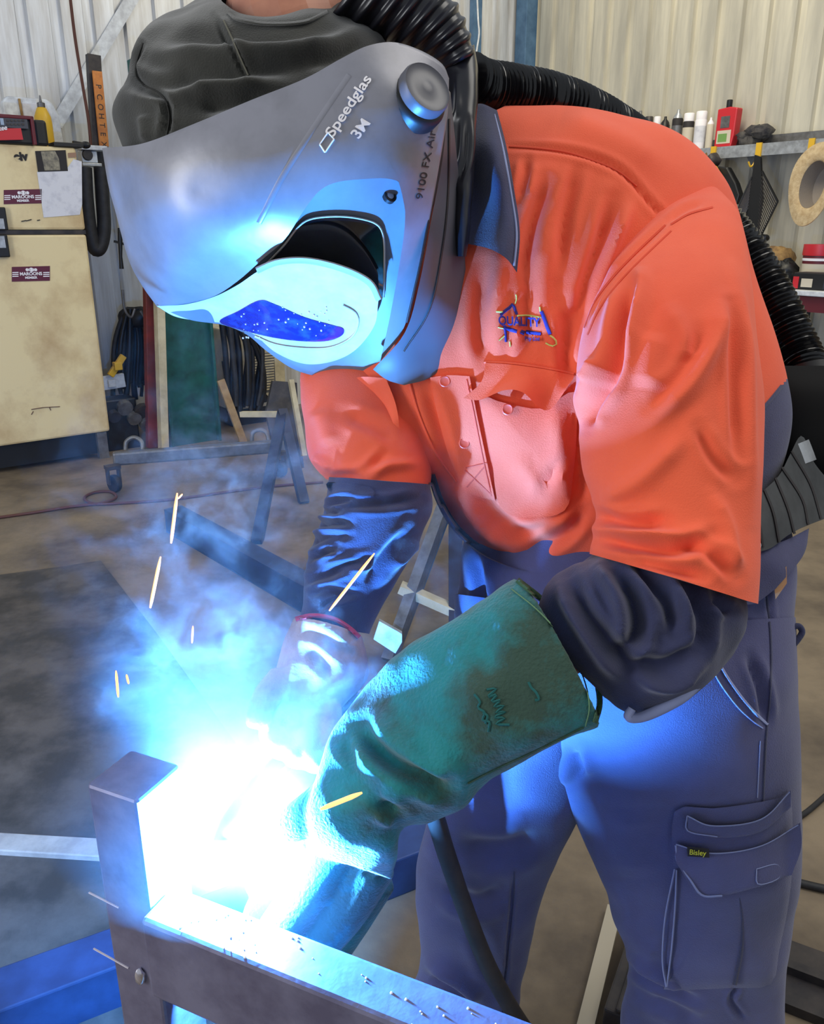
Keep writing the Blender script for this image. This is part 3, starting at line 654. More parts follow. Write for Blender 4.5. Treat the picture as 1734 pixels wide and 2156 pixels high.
V, Fc = hatmesh([(R * .56, -.008), (R * .54, -.06), (R * .5, -.11), (R * .3, -.13), (R * .02, -.132)], .0); mesh('crown', V, Fc, M('shaded_straw', C(140, 130, 120), .9, bump=.5, bump_scale=150), t, recalc=True)
# folded mesh bag
k_ = KS - .05
t = thing('mesh_bag', hit(1596, 322, NR, k_), 'black folded mesh bag hanging under the shelf', 'bag')
flat('centre_panel', [(1588, 326), (1600, 330), (1604, 420), (1592, 500), (1566, 474), (1578, 400), (1584, 360)], NR, k_, .02, m_black, t)
for (ap, P, n_) in (((1590, 335), [(1582, 372), (1546, 452), (1560, 470), (1574, 440)], 11), ((1602, 345), [(1604, 360), (1637, 424), (1600, 500), (1594, 480)], 16)):
    f = P[1]; g = P[2]
    MB().bar(hit(*P[0], NR, k_), hit(*f, NR, k_ - .02), .01, .008).build('edge_rod', m_black, t)
    MB().bar(hit(*f, NR, k_ - .02), hit(*g, NR, k_ - .01), .01, .008).build('edge_rod', m_black, t)
    mb = MB()
    for i in range(n_):
        s = (i + .5) / n_; a0 = np.array(P[0]) * (1 - s) + np.array(P[3]) * s; b0 = np.array(f) * (1 - s) + np.array(g) * s
        mb.bar(hit(*a0, NR, k_), hit(*b0, NR, k_ - .018), .005, .005)
    mb.build('mesh_strands', m_dark, t, kind='stuff')
mb = MB(); mb.blob(hit(1608, 501, NR, k_ - .02), .035, .03, .025, 8, 6, .4); mb.build('toggle', m_black, t)
t = thing('tool_pouch', hit(1510, 330, NR, k_), 'black tool pouch with a yellow clamp hanging at the shoulder edge', 'pouch')
flat('pouch_body', [(1508, 350), (1530, 352), (1548, 385), (1556, 410), (1548, 436), (1528, 420), (1508, 385)], NR, k_ - .02, .06, m_black, t, bevel=.01)
mb = MB(); mb.blob(hit(1500, 338, NR, k_ - .03), .05, .04, .05, 10, 8, .4); mb.build('clamp_head', m_dark, t, smooth=True)
mb = MB(); mb.bar(hit(1500, 352, NR, k_ - .05), hit(1512, 372, NR, k_ - .05), .05, .04); mb.build('clamp_grip', m_yellow, t, bevel=.01)
MB().tube(cr(pts_on([(1486, 322), (1490, 340), (1496, 356)], NR, k_ - .05), 5), .006, 8).build('strap', m_tan, t, smooth=True)
# work bench with boxes
kb = KR - .75; zb_ = hit(1700, 612, NR, kb)[2]
def onB(px, off, z=None):
    p = hit(px, 612, NR, kb + off); p[2] = zb_ if z is None else z; return p
t = thing('workbench', onB(1700, .3) * (1, 1, 0), 'red fronted workbench with a white top against the right wall', 'bench')
b0, b1 = onB(1560, 0), onB(1990, 0)
MB().bar(b0 + NR * .3 - Z * .016, b1 + NR * .3 - Z * .016, .62, .03).build('bench_top', m_white, t, bevel=.004)
MB().bar(b0 + NR * .03 - Z * .08, b1 + NR * .03 - Z * .08, .03, .09).build('apron', m_darkred, t)
for s in (.12, .88):
    for o in (.06, .55):
        q = b0 * (1 - s) + b1 * s + NR * o; MB().bar(q * (1, 1, 0), q - Z * .032, .06, .06).build('leg', m_dark, t)
MB().bar(b0 + NR * .3 - Z * .6, b1 + NR * .3 - Z * .6, .5, .02).build('lower_shelf', m_dark, t)
def bbox(name, x0, x1, y0, off, dep, mat, label, cat):
    p = onB((x0 + x1) / 2, off); d = proj(p)[2]; w = (x1 - x0) * d / FPX; h = hit((x0 + x1) / 2, y0, NR, kb + off)[2] - zb_
    return p, w, h, thing(name, p, label, cat)
p, w, h, t = bbox('red_tub', 1682, 1750, 514, .35, .2, None, 'round red tub with a white band on the bench', 'tub')
MB().lathe([(w * .42, 0), (w * .48, .01), (w * .5, h * .7), (w * .5, h * .74)], p, n=24).build('tub_body', m_darkred, t, smooth=True)
MB().lathe([(w * .52, h * .74), (w * .53, h * .78), (w * .52, h), (w * .47, h)], p, n=24).build('tub_lid', m_red, t, smooth=True)
MB().lathe([(w * .505, h * .62), (w * .508, h * .68)], p, n=24).build('white_band', m_whiteprint, t, smooth=True)
MB().lathe([(w * .49, h * .2), (w * .503, h * .55)], p, n=24).build('tub_label', m_label, t, smooth=True)
p, w, h, t = bbox('tool_box', 1666, 1735, 574, .08, .12, None, 'low black box with a cream label at the bench edge', 'box')
MB().box(p + NR * .06 + Z * h / 2, w, .14, h, (er_, NR, Z)).build('box_body', m_black, t, bevel=.006)
MB().box(p - NR * .012 + Z * h * .4 - er_ * .01, w * .35, .003, h * .5, (er_, NR, Z)).build('box_label', m_label, t)
MB().box(p - NR * .012 + Z * h * .4 - er_ * w * .4, w * .18, .004, h * .7, (er_, NR, Z)).build('red_end', m_red, t)
p, w, h, t = bbox('cloth_bag', 1590, 1660, 526, .45, .2, None, 'crumpled tan cloth bag slumped on the bench behind the hose', 'bag')
mb = MB(); mb.blob(p + Z * h * .62, w * .5, .12, h * .52, 18, 12, .3, (er_, NR, Z)); mb.build('bag_body', m_tan, t, smooth=True)
MB().tube(cr(np.array([p + Z * h * .9 - er_ * w * .2 - NR * .1, p + Z * h * .7 - NR * .14, p + Z * h * .4 + er_ * w * .3 - NR * .12]), 6), .01, 8).build('drawstring', m_straw, t, smooth=True)
p, w, h, t = bbox('glove_heap', 1626, 1672, 552, .3, .1, None, 'black crumpled work cloth on the bench between bag and box', 'cloth')
mb = MB(); mb.blob(p + Z * h * .62, w * .5, .07, h * .5, 14, 10, .4, (er_, NR, Z)); mb.blob(p + Z * h * .5 + er_ * w * .2, w * .3, .06, h * .4, 12, 8, .4, (er_, NR, Z)); mb.build('folds', m_black, t, smooth=True)
# ================================================================ THE WORKPIECE
m_mill = M('mill_scale_steel', C(120, 118, 142), .42, .3, noise_scale=16, col2=C(92, 88, 112), bump=.12, bump_scale=70)  # bluish steel, brightened with the arc's glow put into its base colour
m_chalk = M('chalk_line', C(214, 206, 214), .8)
zp, zbm = .84, .71
pA, pB = F(181, 1650, zp), F(281, 1690, zp)
eb = np.array([.9135, -.4067, 0]); nb_ = np.array([.4067, .9135, 0]); wP = .066
pB = pA + eb * wP
fw = thing('welded_workpiece', ((pA + pB) / 2) * (1, 1, 0), 'welded square steel post with a box beam joining at its side', 'workpiece')
c = (pA + pB) / 2 + nb_ * wP / 2
MB().box(c * (1, 1, 0) + Z * zp / 2, wP, wP, zp, (eb, nb_, Z)).build('post', m_mill, fw, bevel=.004)
fb = F(285, 1932, zbm); s0 = pB + eb * .004; s0 = s0 - nb_ * ((s0 - fb) @ nb_) * 1.0; wB, hB = .052, .105
c0 = np.array([s0[0], s0[1], zbm - hB / 2]) + nb_ * wB / 2
MB().box(c0 + eb * .5, 1.0, wB, hB, (eb, nb_, Z)).build('box_beam', m_mill, fw, bevel=.005)
MB().box((c0 + eb * .96) * (1, 1, 0) + Z * (zbm - hB) / 2, .06, .05, zbm - hB, (eb, nb_, Z)).build('end_leg', m_mill, fw, bevel=.004)
kf = nb_ @ pA
for a, b in (((187, 1879), (250, 1911)), ((197, 1997), (270, 2038))):
    MB().bar(hit(*a, nb_, kf - .0006), hit(*b, nb_, kf - .0006), .0012, .0016, nb_).build('scribed_line', m_chalk, fw)
MB().blob(hit(295, 2056, nb_, kf - .003), .006, .005, .011, 10, 8, .2).build('tack_weld', M('bright_weld', C(214, 210, 220), .2, .8), fw, smooth=True)
mb = MB()
for i in range(70):
    s = .04 + .55 * rng.random() ** 1.3; q = s0 * (1, 1, 0) + Z * zbm + eb * s + nb_ * wB * rng.uniform(.06, .94); r = rng.uniform(.0006, .0016); mb.blob(q, r, r, r, 6, 4)
mb.build('spatter', M('spatter_metal', C(240, 240, 246), .5, .0), fw, smooth=True, kind='stuff')
# ================================================================ THE WELDER
m_cloth_o = M('orange_drill', C(238, 96, 58), .85, noise_scale=5, col2=C(228, 84, 50), contrast=(.4, .7), bump=.22, bump_scale=700, sheen=.15)
m_cloth_n = M('navy_drill', C(64, 66, 104), .88, noise_scale=9, col2=C(50, 52, 84), contrast=(.35, .7), bump=.25, bump_scale=650, sheen=.2)
m_cloth_nd = M('dark_navy_drill', C(46, 50, 86), .88, noise_scale=12, col2=C(36, 38, 68), bump=.25, bump_scale=600, sheen=.2)
m_trou = M('faded_navy_drill', C(80, 81, 122), .88, noise_scale=4.5, col2=C(62, 64, 100), contrast=(.36, .68), bump=.28, bump_scale=600, sheen=.25)
m_thread = M('worn_edge_thread', C(138, 146, 184), .9); m_othread = M('orange_thread', C(214, 74, 46), .85)
m_skin = M('skin', C(176, 118, 92), .55, noise_scale=30, col2=C(160, 102, 80))
m_hood = M('charcoal_fleece', C(50, 49, 43), .95, noise_scale=8, col2=C(30, 30, 28), bump=.25, bump_scale=500, sheen=.3)
m_leather = M('green_suede', C(22, 122, 126), .92, noise_scale=11, col2=C(44, 70, 58), contrast=(.41, .62), bump=.5, bump_scale=260, detail=10, sheen=.2)
m_leathr2 = M('grey_leather', C(176, 156, 146), .85, noise_scale=12, col2=C(120, 108, 108), bump=.3, bump_scale=220)
w_ = thing('person', F(1350, 2330), 'welder in orange and navy workwear bending over the arc with a green gauntlet', 'person')
# --- body: one skinned surface under the clothes
J = {'pelvis': (1330, 1330, 1.13, .085), 'belly': (1320, 1060, 1.15, .085), 'chest': (1180, 720, 1.14, .085), 'neck0': (1010, 420, 1.10, .05), 'neck1': (820, 330, 1.03, .05),
     'skull0': (660, 230, 1.02, .085), 'skull1': (600, 50, 1.01, .095), 'skull2': (575, -70, 1.01, .05),
     'shl': (1440, 560, .99, .045), 'ell': (1440, 1180, .92, .048), 'wrl': (1170, 1390, .85, .026), 'hal': (860, 1560, .88, .018),
     'shr': (860, 720, 1.16, .045), 'elr': (780, 960, 1.08, .03), 'wrr': (705, 1290, 1.015, .025), 'har': (670, 1420, 1.0, .02),
     'hil': (1440, 1480, 1.10, .085), 'knl': (1470, 1960, 1.23, .055), 'anl': (1478, 2215, 1.325, .04), 'tol': (1400, 2270, 1.27, .03),
     'hir': (1090, 1480, 1.17, .08), 'knr': (1010, 1900, 1.27, .05), 'anr': (980, 2170, 1.385, .038), 'tor': (900, 2230, 1.34, .03)}
E = [('pelvis', 'belly'), ('belly', 'chest'), ('chest', 'neck0'), ('neck0', 'neck1'), ('neck1', 'skull0'), ('skull0', 'skull1'), ('skull1', 'skull2'), ('chest', 'shl'), ('shl', 'ell'), ('ell', 'wrl'), ('wrl', 'hal'),
     ('chest', 'shr'), ('shr', 'elr'), ('elr', 'wrr'), ('wrr', 'har'), ('pelvis', 'hil'), ('hil', 'knl'), ('knl', 'anl'), ('anl', 'tol'), ('pelvis', 'hir'), ('hir', 'knr'), ('knr', 'anr'), ('anr', 'tor')]
ks = list(J); me = bpy.data.meshes.new('body'); me.from_pydata([W(*J[k][:3]).tolist() for k in ks], [(ks.index(a), ks.index(b)) for a, b in E], []); me.update()
bo = bpy.data.objects.new('body', me); COL.objects.link(bo); adopt(bo, w_); me.materials.append(m_skin)
bo.modifiers.new('skin', 'SKIN'); bo.modifiers.new('smooth', 'SUBSURF').levels = 2; bo.modifiers[-1].render_levels = 2
for i, k in enumerate(ks):
    v = me.skin_vertices[0].data[i]; v.radius = (J[k][3], J[k][3]); v.use_root = (k == 'pelvis')
for p in me.polygons: p.use_smooth = True
# --- shirt
torso = Loft([(930, 300, 1055, 226, (1.08, 1.10), .05, .06), (900, 420, 1160, 232, (1.08, 1.10), .09, .09), (830, 560, 1290, 252, (1.08, 1.10), .125, .12), (740, 700, 1420, 292, (1.10, 1.10), .14, .14), (700, 800, 1515, 390, (1.11, 1.10), .145, .15),
              (742, 880, 1572, 560, (1.12, 1.10), .14, .15), (840, 965, 1622, 700, (1.13, 1.10), .135, .15), (905, 1010, 1650, 800, (1.13, 1.10), .13, .15), (932, 1065, 1658, 890, (1.13, 1.11), .125, .15),
              (985, 1138, 1635, 990, (1.13, 1.12), .12, .15), (1040, 1176, 1600, 1060, (1.13, 1.12), .115, .15, (0, 14)), (1112, 1198, 1575, 1130, (1.13, 1.12), .10, .14, (10, 34))], nr=150, ns=14)
torso.sculpt([([(1075, 312), (1190, 318), (1300, 358), (1375, 432), (1415, 475)], 7, -.004),
              ([(1150, 380), (1120, 470), (1100, 590)], 13, -.009), ([(1215, 350), (1190, 450), (1180, 560)], 12, -.006), ([(1290, 420), (1262, 520), (1230, 620), (1212, 720)], 15, -.012), ([(1110, 340), (1095, 420)], 9, -.005),
              ([(1330, 430), (1260, 560), (1215, 700)], 16, .010), ([(1020, 560), (1010, 680), (1020, 760)], 16, -.008), ([(1120, 560), (1110, 640), (1115, 740)], 12, -.005), ([(1195, 640), (1190, 720), (1196, 800)], 14, -.008),
              ([(1060, 500), (1050, 620), (1062, 740)], 20, .006), ([(1155, 480), (1145, 620), (1160, 730)], 18, .006), ([(895, 815), (925, 900), (950, 1000)], 12, -.006),
              ([(830, 850), (850, 930), (905, 985)], 22, .012), ([(960, 1010), (1010, 1080), (1080, 1150)], 26, .010), ([(1000, 1020), (1050, 1090), (1130, 1130)], 15, -.010),
              ([(1060, 1110), (1150, 1090), (1220, 1110)], 18, .008), ([(1110, 1160), (1180, 1130), (1230, 1080)], 14, -.008), ([(1130, 1060), (1160, 1000), (1190, 960)], 10, -.005), ([(1085, 960), (1120, 1010), (1150, 1050)], 12, .004),
              ([(1090, 660), (1080, 760)], 10, .004), ([(1205, 860), (1215, 960), (1225, 1060)], 18, -.010), ([(1180, 250), (1290, 290), (1400, 350)], 30, .006)], .0035, 9, 3, (1, 1, .6))
S_t = Surf(torso)
px, py, _ = proj(torso.verts()); fc = torso.faces((True, True)); V = torso.verts()
inn = [np.mean(py[list(f)]) > 800 + (1655 - np.mean(px[list(f)])) * 1.15 and np.mean(px[list(f)]) > 1480 for f in fc]
sh = mesh('shirt', V, [f for f, q in zip(fc, inn) if not q], m_cloth_o, w_, recalc=True, label='orange work shirt body with gathered chest')
mesh('back_panel', V, [f for f, q in zip(fc, inn) if q], m_cloth_n, sh, recalc=True, label='navy lower back panel')
# near arm sleeve (wearer's left) and navy forearm
slv = Loft([(1385, 395, 1470, 372, 1.08, .03, .04), (1345, 465, 1535, 440, 1.015, .075, .08), (1292, 560, 1562, 560, .95, .092, .09), (1238, 660, 1578, 680, .925, .098, .09), (1218, 760, 1592, 800, .91, .098, .09), (1222, 880, 1590, 920, .90, .095, .09),
            (1230, 990, 1585, 1030, .895, .092, .09), (1256, 1065, 1583, 1110, .89, .09, .09), (1256, 1125, 1582, 1190, .885, .094, .09), (1248, 1168, 1576, 1266, .88, .096, .09)], nr=120, ns=16)
slv.sculpt([([(1405, 470), (1320, 545), (1265, 610), (1232, 680)], 6, -.004), ([(1480, 430), (1440, 445), (1405, 470)], 6, -.003),
            ([(1330, 600), (1310, 680), (1290, 780), (1250, 860)], 15, -.013), ([(1352, 560), (1345, 640), (1320, 760)], 18, .009), ([(1400, 640), (1440, 720), (1445, 760)], 22, .006),
            ([(1520, 630), (1500, 720), (1450, 800), (1360, 900)], 22, .010), ([(1475, 700), (1440, 790), (1370, 860)], 16, -.006), ([(1545, 560), (1565, 700), (1572, 900), (1578, 1100)], 16, .006),
            ([(1535, 640), (1545, 800), (1552, 960)], 11, -.005), ([(1270, 800), (1245, 850), (1235, 900)], 14, -.010), ([(1262, 760), (1235, 800)], 16, .010), ([(1440, 920), (1350, 1010), (1270, 1050)], 22, .008), ([(1470, 900), (1500, 960), (1545, 1010)], 13, -.005),
            ([(1255, 1085), (1320, 1105), (1400, 1100)], 15, -.009), ([(1265, 1130), (1340, 1150), (1420, 1160), (1500, 1130)], 14, -.010), ([(1270, 1110), (1350, 1128), (1440, 1130)], 12, .007), ([(1330, 1180), (1400, 1195), (1480, 1215)], 10, -.006),
            ([(1440, 1140), (1500, 1170), (1545, 1215)], 14, -.007), ([(1500, 1040), (1530, 1120), (1540, 1220)], 15, .006), ([(1380, 700), (1360, 820)], 30, .007)], .003, 10, 9, (1, 1, .7))
seam('panel_seam', [(1646, 812), (1618, 846), (1590, 876), (1566, 902)], 9, S_t, .004, m_cloth_n, sh)
slo = slv.build('sleeve', m_cloth_o, sh, (True, True), label='near orange sleeve')
fore = Loft([(1275, 1125, 1545, 1200, .885, .055, .06), (1258, 1158, 1556, 1252, .88, .068, .07), (1218, 1178, 1562, 1312, .875, .084, .08), (1180, 1205, 1535, 1370, .87, .085, .08), (1150, 1235, 1478, 1430, .865, .08, .075), (1140, 1262, 1400, 1482, .86, .07, .07), (1130, 1290, 1325, 1500, .858, .06, .06), (1120, 1310, 1270, 1475, .856, .045, .045)], nr=110, ns=16)
fore.sculpt([([(1290, 1195), (1330, 1260), (1340, 1330), (1300, 1380)], 15, -.014), ([(1330, 1190), (1400, 1260), (1420, 1330)], 14, -.012), ([(1260, 1200), (1300, 1270), (1310, 1340)], 16, .010), ([(1370, 1200), (1420, 1270), (1440, 1350)], 16, .010),
             ([(1200, 1215), (1235, 1290), (1290, 1360), (1340, 1420)], 15, -.012), ([(1440, 1230), (1480, 1300), (1470, 1370)], 14, -.009), ([(1330, 1390), (1400, 1400), (1470, 1360)], 16, -.010), ([(1330, 1420), (1400, 1435), (1460, 1400)], 14, .008), ([(1180, 1240), (1230, 1330), (1300, 1440)], 16, .008), ([(1500, 1260), (1540, 1290)], 10, -.006)], .006, 14, 21)
fo = fore.build('forearm_sleeve', m_cloth_nd, sh, (True, True), label='crumpled navy lower sleeve of the near arm')
# frayed turned-back edge of the cuff
P = cr(np.array([W(1330, 1492, .80), W(1322, 1508, .80), W(1340, 1512, .805), W(1375, 1500, .81), W(1430, 1470, .815), W(1462, 1440, .83)]), 6)
MB().tube(P, np.linspace(.004, .007, len(P)), 8).build('cuff_edge', m_thread, sh, smooth=True, label='frayed pale cuff edge')
# far arm: orange sleeve, navy cuff
fs = Loft([(690, 690, 880, 700, 1.125, .07, .07), (640, 770, 890, 790, 1.115, .08, .08), (632, 830, 900, 860, 1.105, .085, .08), (642, 900, 905, 930, 1.095, .085, .08), (654, 965, 906, 985, 1.085, .082, .08), (688, 1008, 905, 1022, 1.075, .075, .07)], nr=90, ns=14)
fs.sculpt([([(810, 960), (760, 1000), (690, 1005)], 10, -.006), ([(880, 975), (800, 985), (740, 1010)], 12, .008), ([(720, 870), (790, 900), (830, 930)], 14, -.005), ([(660, 960), (700, 985)], 9, .005), ([(670, 860), (700, 940)], 20, .006)], .004, 10, 4)
fs.build('sleeve', m_cloth_o, sh, (True, True), label='far orange sleeve lit pink by the arc')
fr_ = Loft([(690, 1004, 906, 1020, 1.047, .07, .065), (683, 1060, 908, 1070, 1.042, .076, .065), (665, 1120, 890, 1120, 1.037, .072, .062), (650, 1180, 858, 1180, 1.034, .066, .058), (640, 1250, 815, 1255, 1.030, .058, .052), (625, 1310, 778, 1335, 1.026, .05, .048)], nr=90, ns=18)
rib = []
for i in range(13):
    y = 1072 + i * 18 + rng.uniform(-6, 6); ln = rng.uniform(50, 130); x0 = 640 + rng.uniform(-14, 40) + max(0, 1110 - y) * .5; sl_ = rng.uniform(.05, .45)
    rib.append(([(x0, y), (x0 + ln * .5, y - ln * .5 * sl_ - 5), (x0 + ln, y - ln * sl_)], rng.uniform(5, 9), rng.uniform(-.007, -.003)))
fr_.sculpt(rib + [([(700, 1060), (800, 1062), (880, 1050)], 9, -.005), ([(860, 1120), (810, 1170), (770, 1230)], 12, -.007), ([(880, 1140), (820, 1190)], 8, .006)], .004, 16, 12)
fr_.build('forearm_sleeve', m_cloth_nd, sh, (True, True), label='navy lower sleeve of the far arm, lit blue')
plate('cuff_tab', [(690, 1015), (760, 1022), (785, 1030), (783, 1046), (740, 1046), (700, 1040)], Surf(fr_), .003, .003, m_cloth_nd, sh)
# collar
def off(S, k): return lambda x, y: S(x, y) - k
Gc = coons([(978, 232), (1010, 218), (1046, 232)], [(978, 512), (1030, 524), (1066, 545), (1088, 574)], [(978, 232), (982, 370), (978, 512)], [(1046, 232), (1066, 310), (1082, 400), (1094, 490), (1088, 574)], 18, 40)
Tc = Tps([(978, 232, .985), (1010, 218, .99), (1046, 232, .985), (978, 370, .945), (1040, 370, .905), (1082, 400, .90), (978, 512, .92), (1030, 524, .885), (1088, 574, .868), (1094, 490, .88), (1020, 300, .925), (1066, 310, .92)])
Tc0 = Tc; Tc = lambda x, y: Tc0(x, y) + .04
D = Tc(Gc[..., 0], Gc[..., 1]); u = np.linspace(0, 1, 18)[None]; D = D + .010 * np.sin(u * 7.5) * np.linspace(.4, 1, 40)[:, None]
co = slab('collar', Gc, D, .005, m_cloth_nd, sh, label='navy turned-down collar with a worn pointed tip')
seam('collar_stitch', [(1040, 240), (1060, 320), (1076, 410), (1087, 490), (1082, 560)], 5, lambda x, y: Tc(x, y) + .002, .001, m_thread, co)
# placket, pockets, buttons, emblem
So = off(S_t, .0)
pk = coons([(905, 795), (945, 790), (988, 792)], [(975, 1030), (1005, 1045), (1042, 1054)], [(905, 795), (920, 870), (945, 960), (975, 1030)], [(988, 792), (1003, 870), (1022, 960), (1042, 1054)], 14, 40)
pl_ = slab('placket', pk, S_t(pk[..., 0], pk[..., 1]) - .006, .008, m_cloth_o, sh)
Sp = off(S_t, .006)
seam('stitch_line', [(982, 800), (997, 870), (1015, 960), (1034, 1045)], 3, Sp, .0012, m_othread, pl_)
seam('stitch_line', [(980, 985), (1024, 975)], 3, Sp, .0012, m_othread, pl_)
seam('stitch_line', [(982, 1026), (1020, 982)], 3, Sp, .0012, m_othread, pl_); seam('stitch_line', [(978, 990), (1034, 1042)], 3, Sp, .0012, m_othread, pl_)
seam('placket_fold', [(860, 800), (880, 870), (915, 950), (960, 1015)], 6, S_t, .003, m_cloth_o, sh)
m_button = M('orange_button', C(220, 80, 56), .4)
def button(x, y, S, parent, r=.0068):
    q = W(x, y, float(S(np.array(x), np.array(y)))); a = CAM - q; a = a / np.linalg.norm(a)
    MB().lathe([(r, -.001), (r, .0015), (r * .85, .0022), (r * .65, .0014), (r * .2, .0012)], q, a, 18).build('button', m_button, parent, smooth=True)
button(936, 803, Sp, pl_); button(977, 933, Sp, pl_)
pb = plate('chest_pocket', [(1012, 842), (1060, 848), (1140, 860), (1208, 825), (1214, 900), (1206, 1000), (1188, 1075), (1110, 1090), (1052, 1066), (1034, 960)], S_t, .005, .006, m_cloth_o, sh, dome=.006)
Spk = off(S_t, .011)
button(1068, 862, Spk, pb)
Gf = coons([(1022, 764), (1080, 768), (1150, 778), (1208, 790)], [(975, 838), (1010, 842), (1060, 822), (1100, 826), (1152, 864), (1205, 800)], [(1022, 764), (1012, 805), (975, 838)], [(1208, 790), (1207, 795), (1205, 800)], 44, 16)
D = S_t(Gf[..., 0], Gf[..., 1]); v = np.linspace(0, 1, 16)[:, None]; uu = np.linspace(0, 1, 44)[None]
D = D - .006 - v * (.012 + .018 * np.exp(-((uu - .45) / .2) ** 2))
slab('pocket_flap', Gf, D, .004, m_cloth_o, sh, label='curled orange pocket flap')
seam('flap_seam', [(1018, 762), (1080, 766), (1150, 776), (1208, 788)], 7, S_t, .005, m_cloth_o, sh)
ff = coons([(712, 812), (755, 794), (812, 796)], [(745, 852), (800, 892), (845, 950)], [(712, 812), (728, 836), (745, 852)], [(812, 796), (835, 860), (845, 950)], 16, 16)
slab('pocket_flap', ff, S_t(ff[..., 0], ff[..., 1]) - .014, .004, m_cloth_o, sh, label='far pocket flap folded at the chest edge')
seam('hem', [(908, 1000), (925, 1052), (955, 1105), (1000, 1148), (1050, 1176), (1110, 1193), (1190, 1194), (1260, 1186)], 17, S_t, .006, m_cloth_n, sh, label='navy shirt hem lit blue')
seam('yoke_seam', [(1072, 308), (1130, 312), (1190, 320), (1250, 338), (1300, 360), (1340, 392)], 5, S_t, .0018, m_othread, sh)
S_s = Surf(slv)
seam('shoulder_seam', [(1400, 474), (1340, 530), (1288, 585), (1248, 640), (1228, 690)], 5, S_s, .002, m_othread, sh)
seam('shoulder_seam', [(1412, 486), (1352, 543), (1300, 597), (1258, 655), (1236, 705)], 4, S_s, .0016, m_othread, sh)
seam('shoulder_seam', [(1412, 472), (1450, 450), (1500, 436)], 5, S_s, .002, m_othread, sh)
m_embn = M('navy_embroidery', C(38, 34, 116), .8); m_embg = M('lime_embroidery', C(196, 206, 112), .8)
em = seam('emblem', [(1053, 664), (1062, 655), (1072, 648), (1080, 640), (1084, 652), (1088, 662)], 7, S_t, .0022, m_embn, sh, label='embroidered navy and lime company crest')
for P, ww, mm in (([(1139, 655), (1146, 672), (1152, 690), (1158, 704)], 9, m_embn), ([(1062, 688), (1064, 700), (1065, 720)], 6, m_embn), ([(1088, 665), (1110, 664), (1138, 668)], 4, m_embg), ([(1044, 656), (1058, 657)], 4, m_embg), ([(1048, 689), (1060, 692)], 3, m_embg),
                  ([(1050, 717), (1062, 707)], 3, m_embg), ([(1084, 640), (1087, 630), (1086, 620)], 3, m_embg), ([(1137, 656), (1136, 646)], 4, m_embg), ([(1157, 706), (1168, 714), (1172, 724), (1162, 729), (1148, 722)], 4, m_embg), ([(1073, 719), (1074, 730)], 3, m_embg), ([(1060, 690), (1088, 698)], 9, m_embn), ([(1096, 698), (1104, 702)], 10, m_embn), ([(1107, 699), (1138, 703)], 9, m_embn)):
    seam('embroidered_stroke', P, ww, S_t, .0022, mm, em)
for s, o, k, sl_ in (('QUALITY', (1049, 683), (21, 1.2), (-1, -26)), ('Pty Ltd', (1104, 716), (11, .6), (0, -11))):
    text3('embroidered_lettering', s, m_embn, em, text_px(o, k, S_t, .0036, .001, sl_), ext=.4, bold=1, offset=.03)
# shirt tail at the back waist
# --- trousers
hips = Loft([(985, 1110, 1660, 1080, (1.13, 1.10), .09, .12), (968, 1180, 1668, 1180, (1.14, 1.10), .105, .13), (962, 1260, 1664, 1270, (1.15, 1.10), .115, .13), (955, 1360, 1668, 1380, (1.16, 1.10), .12, .13), (950, 1460, 1672, 1500, (1.18, 1.11), .12, .13), (1010, 1560, 1672, 1590, (1.18, 1.12), .10, .12)], nr=120, ns=12)
legn = Loft([(1120, 1330, 1664, 1300, 1.10, .10, .11), (1135, 1450, 1670, 1440, 1.10, .115, .11), (1165, 1570, 1672, 1580, 1.12, .12, .11), (1192, 1660, 1672, 1680, 1.14, .118, .11), (1222, 1750, 1676, 1770, 1.17, .112, .10), (1260, 1840, 1672, 1870, 1.19, .108, .10), (1292, 1930, 1655, 1960, 1.22, .10, .10), (1325, 2005, 1648, 2040, 1.24, .098, .095), (1322, 2065, 1642, 2110, 1.27, .10, .09), (1308, 2120, 1640, 2170, 1.29, .098, .09), (1312, 2240, 1640, 2290, 1.34, .09, .09)], nr=120, ns=12)
legf = Loft([(960, 1250, 1320, 1300, 1.13, .08, .09), (950, 1400, 1290, 1430, 1.15, .095, .09), (925, 1560, 1262, 1570, 1.17, .10, .09), (908, 1680, 1232, 1690, 1.20, .098, .09), (880, 1790, 1180, 1790, 1.23, .092, .09), (874, 1880, 1142, 1880, 1.26, .088, .085), (880, 1960, 1120, 1970, 1.28, .085, .08), (884, 2030, 1098, 2050, 1.31, .08, .08), (868, 2100, 1088, 2120, 1.34, .085, .08), (872, 2220, 1080, 2240, 1.40, .08, .08)], nr=110, ns=12)
legn.sculpt([([(1185, 1600), (1200, 1660), (1240, 1740)], 14, .006), ([(1205, 1580), (1225, 1640)], 12, -.010), ([(1325, 2035), (1400, 2075), (1470, 2110)], 10, -.008), ([(1330, 2010), (1390, 2055), (1440, 2075)], 14, .010), ([(1360, 2100), (1420, 2120), (1470, 2156)], 14, -.006), ([(1575, 1380), (1600, 1450), (1612, 1520)], 10, -.008), ([(1300, 1900), (1340, 1980), (1390, 2020)], 20, .006), ([(1555, 2080), (1540, 2110), (1570, 2150)], 6, -.005), ([(1330, 1700), (1330, 1850)], 40, .006)], .005, 8, 31)
hips.sculpt([([(1150, 1600), (1185, 1560), (1250, 1540)], 12, -.006), ([(1000, 1170), (1010, 1240), (1020, 1300)], 10, -.008), ([(1610, 1220), (1618, 1330), (1622, 1420)], 5, -.003), ([(1480, 1300), (1560, 1330), (1620, 1400)], 16, -.006)], .005, 8, 37)
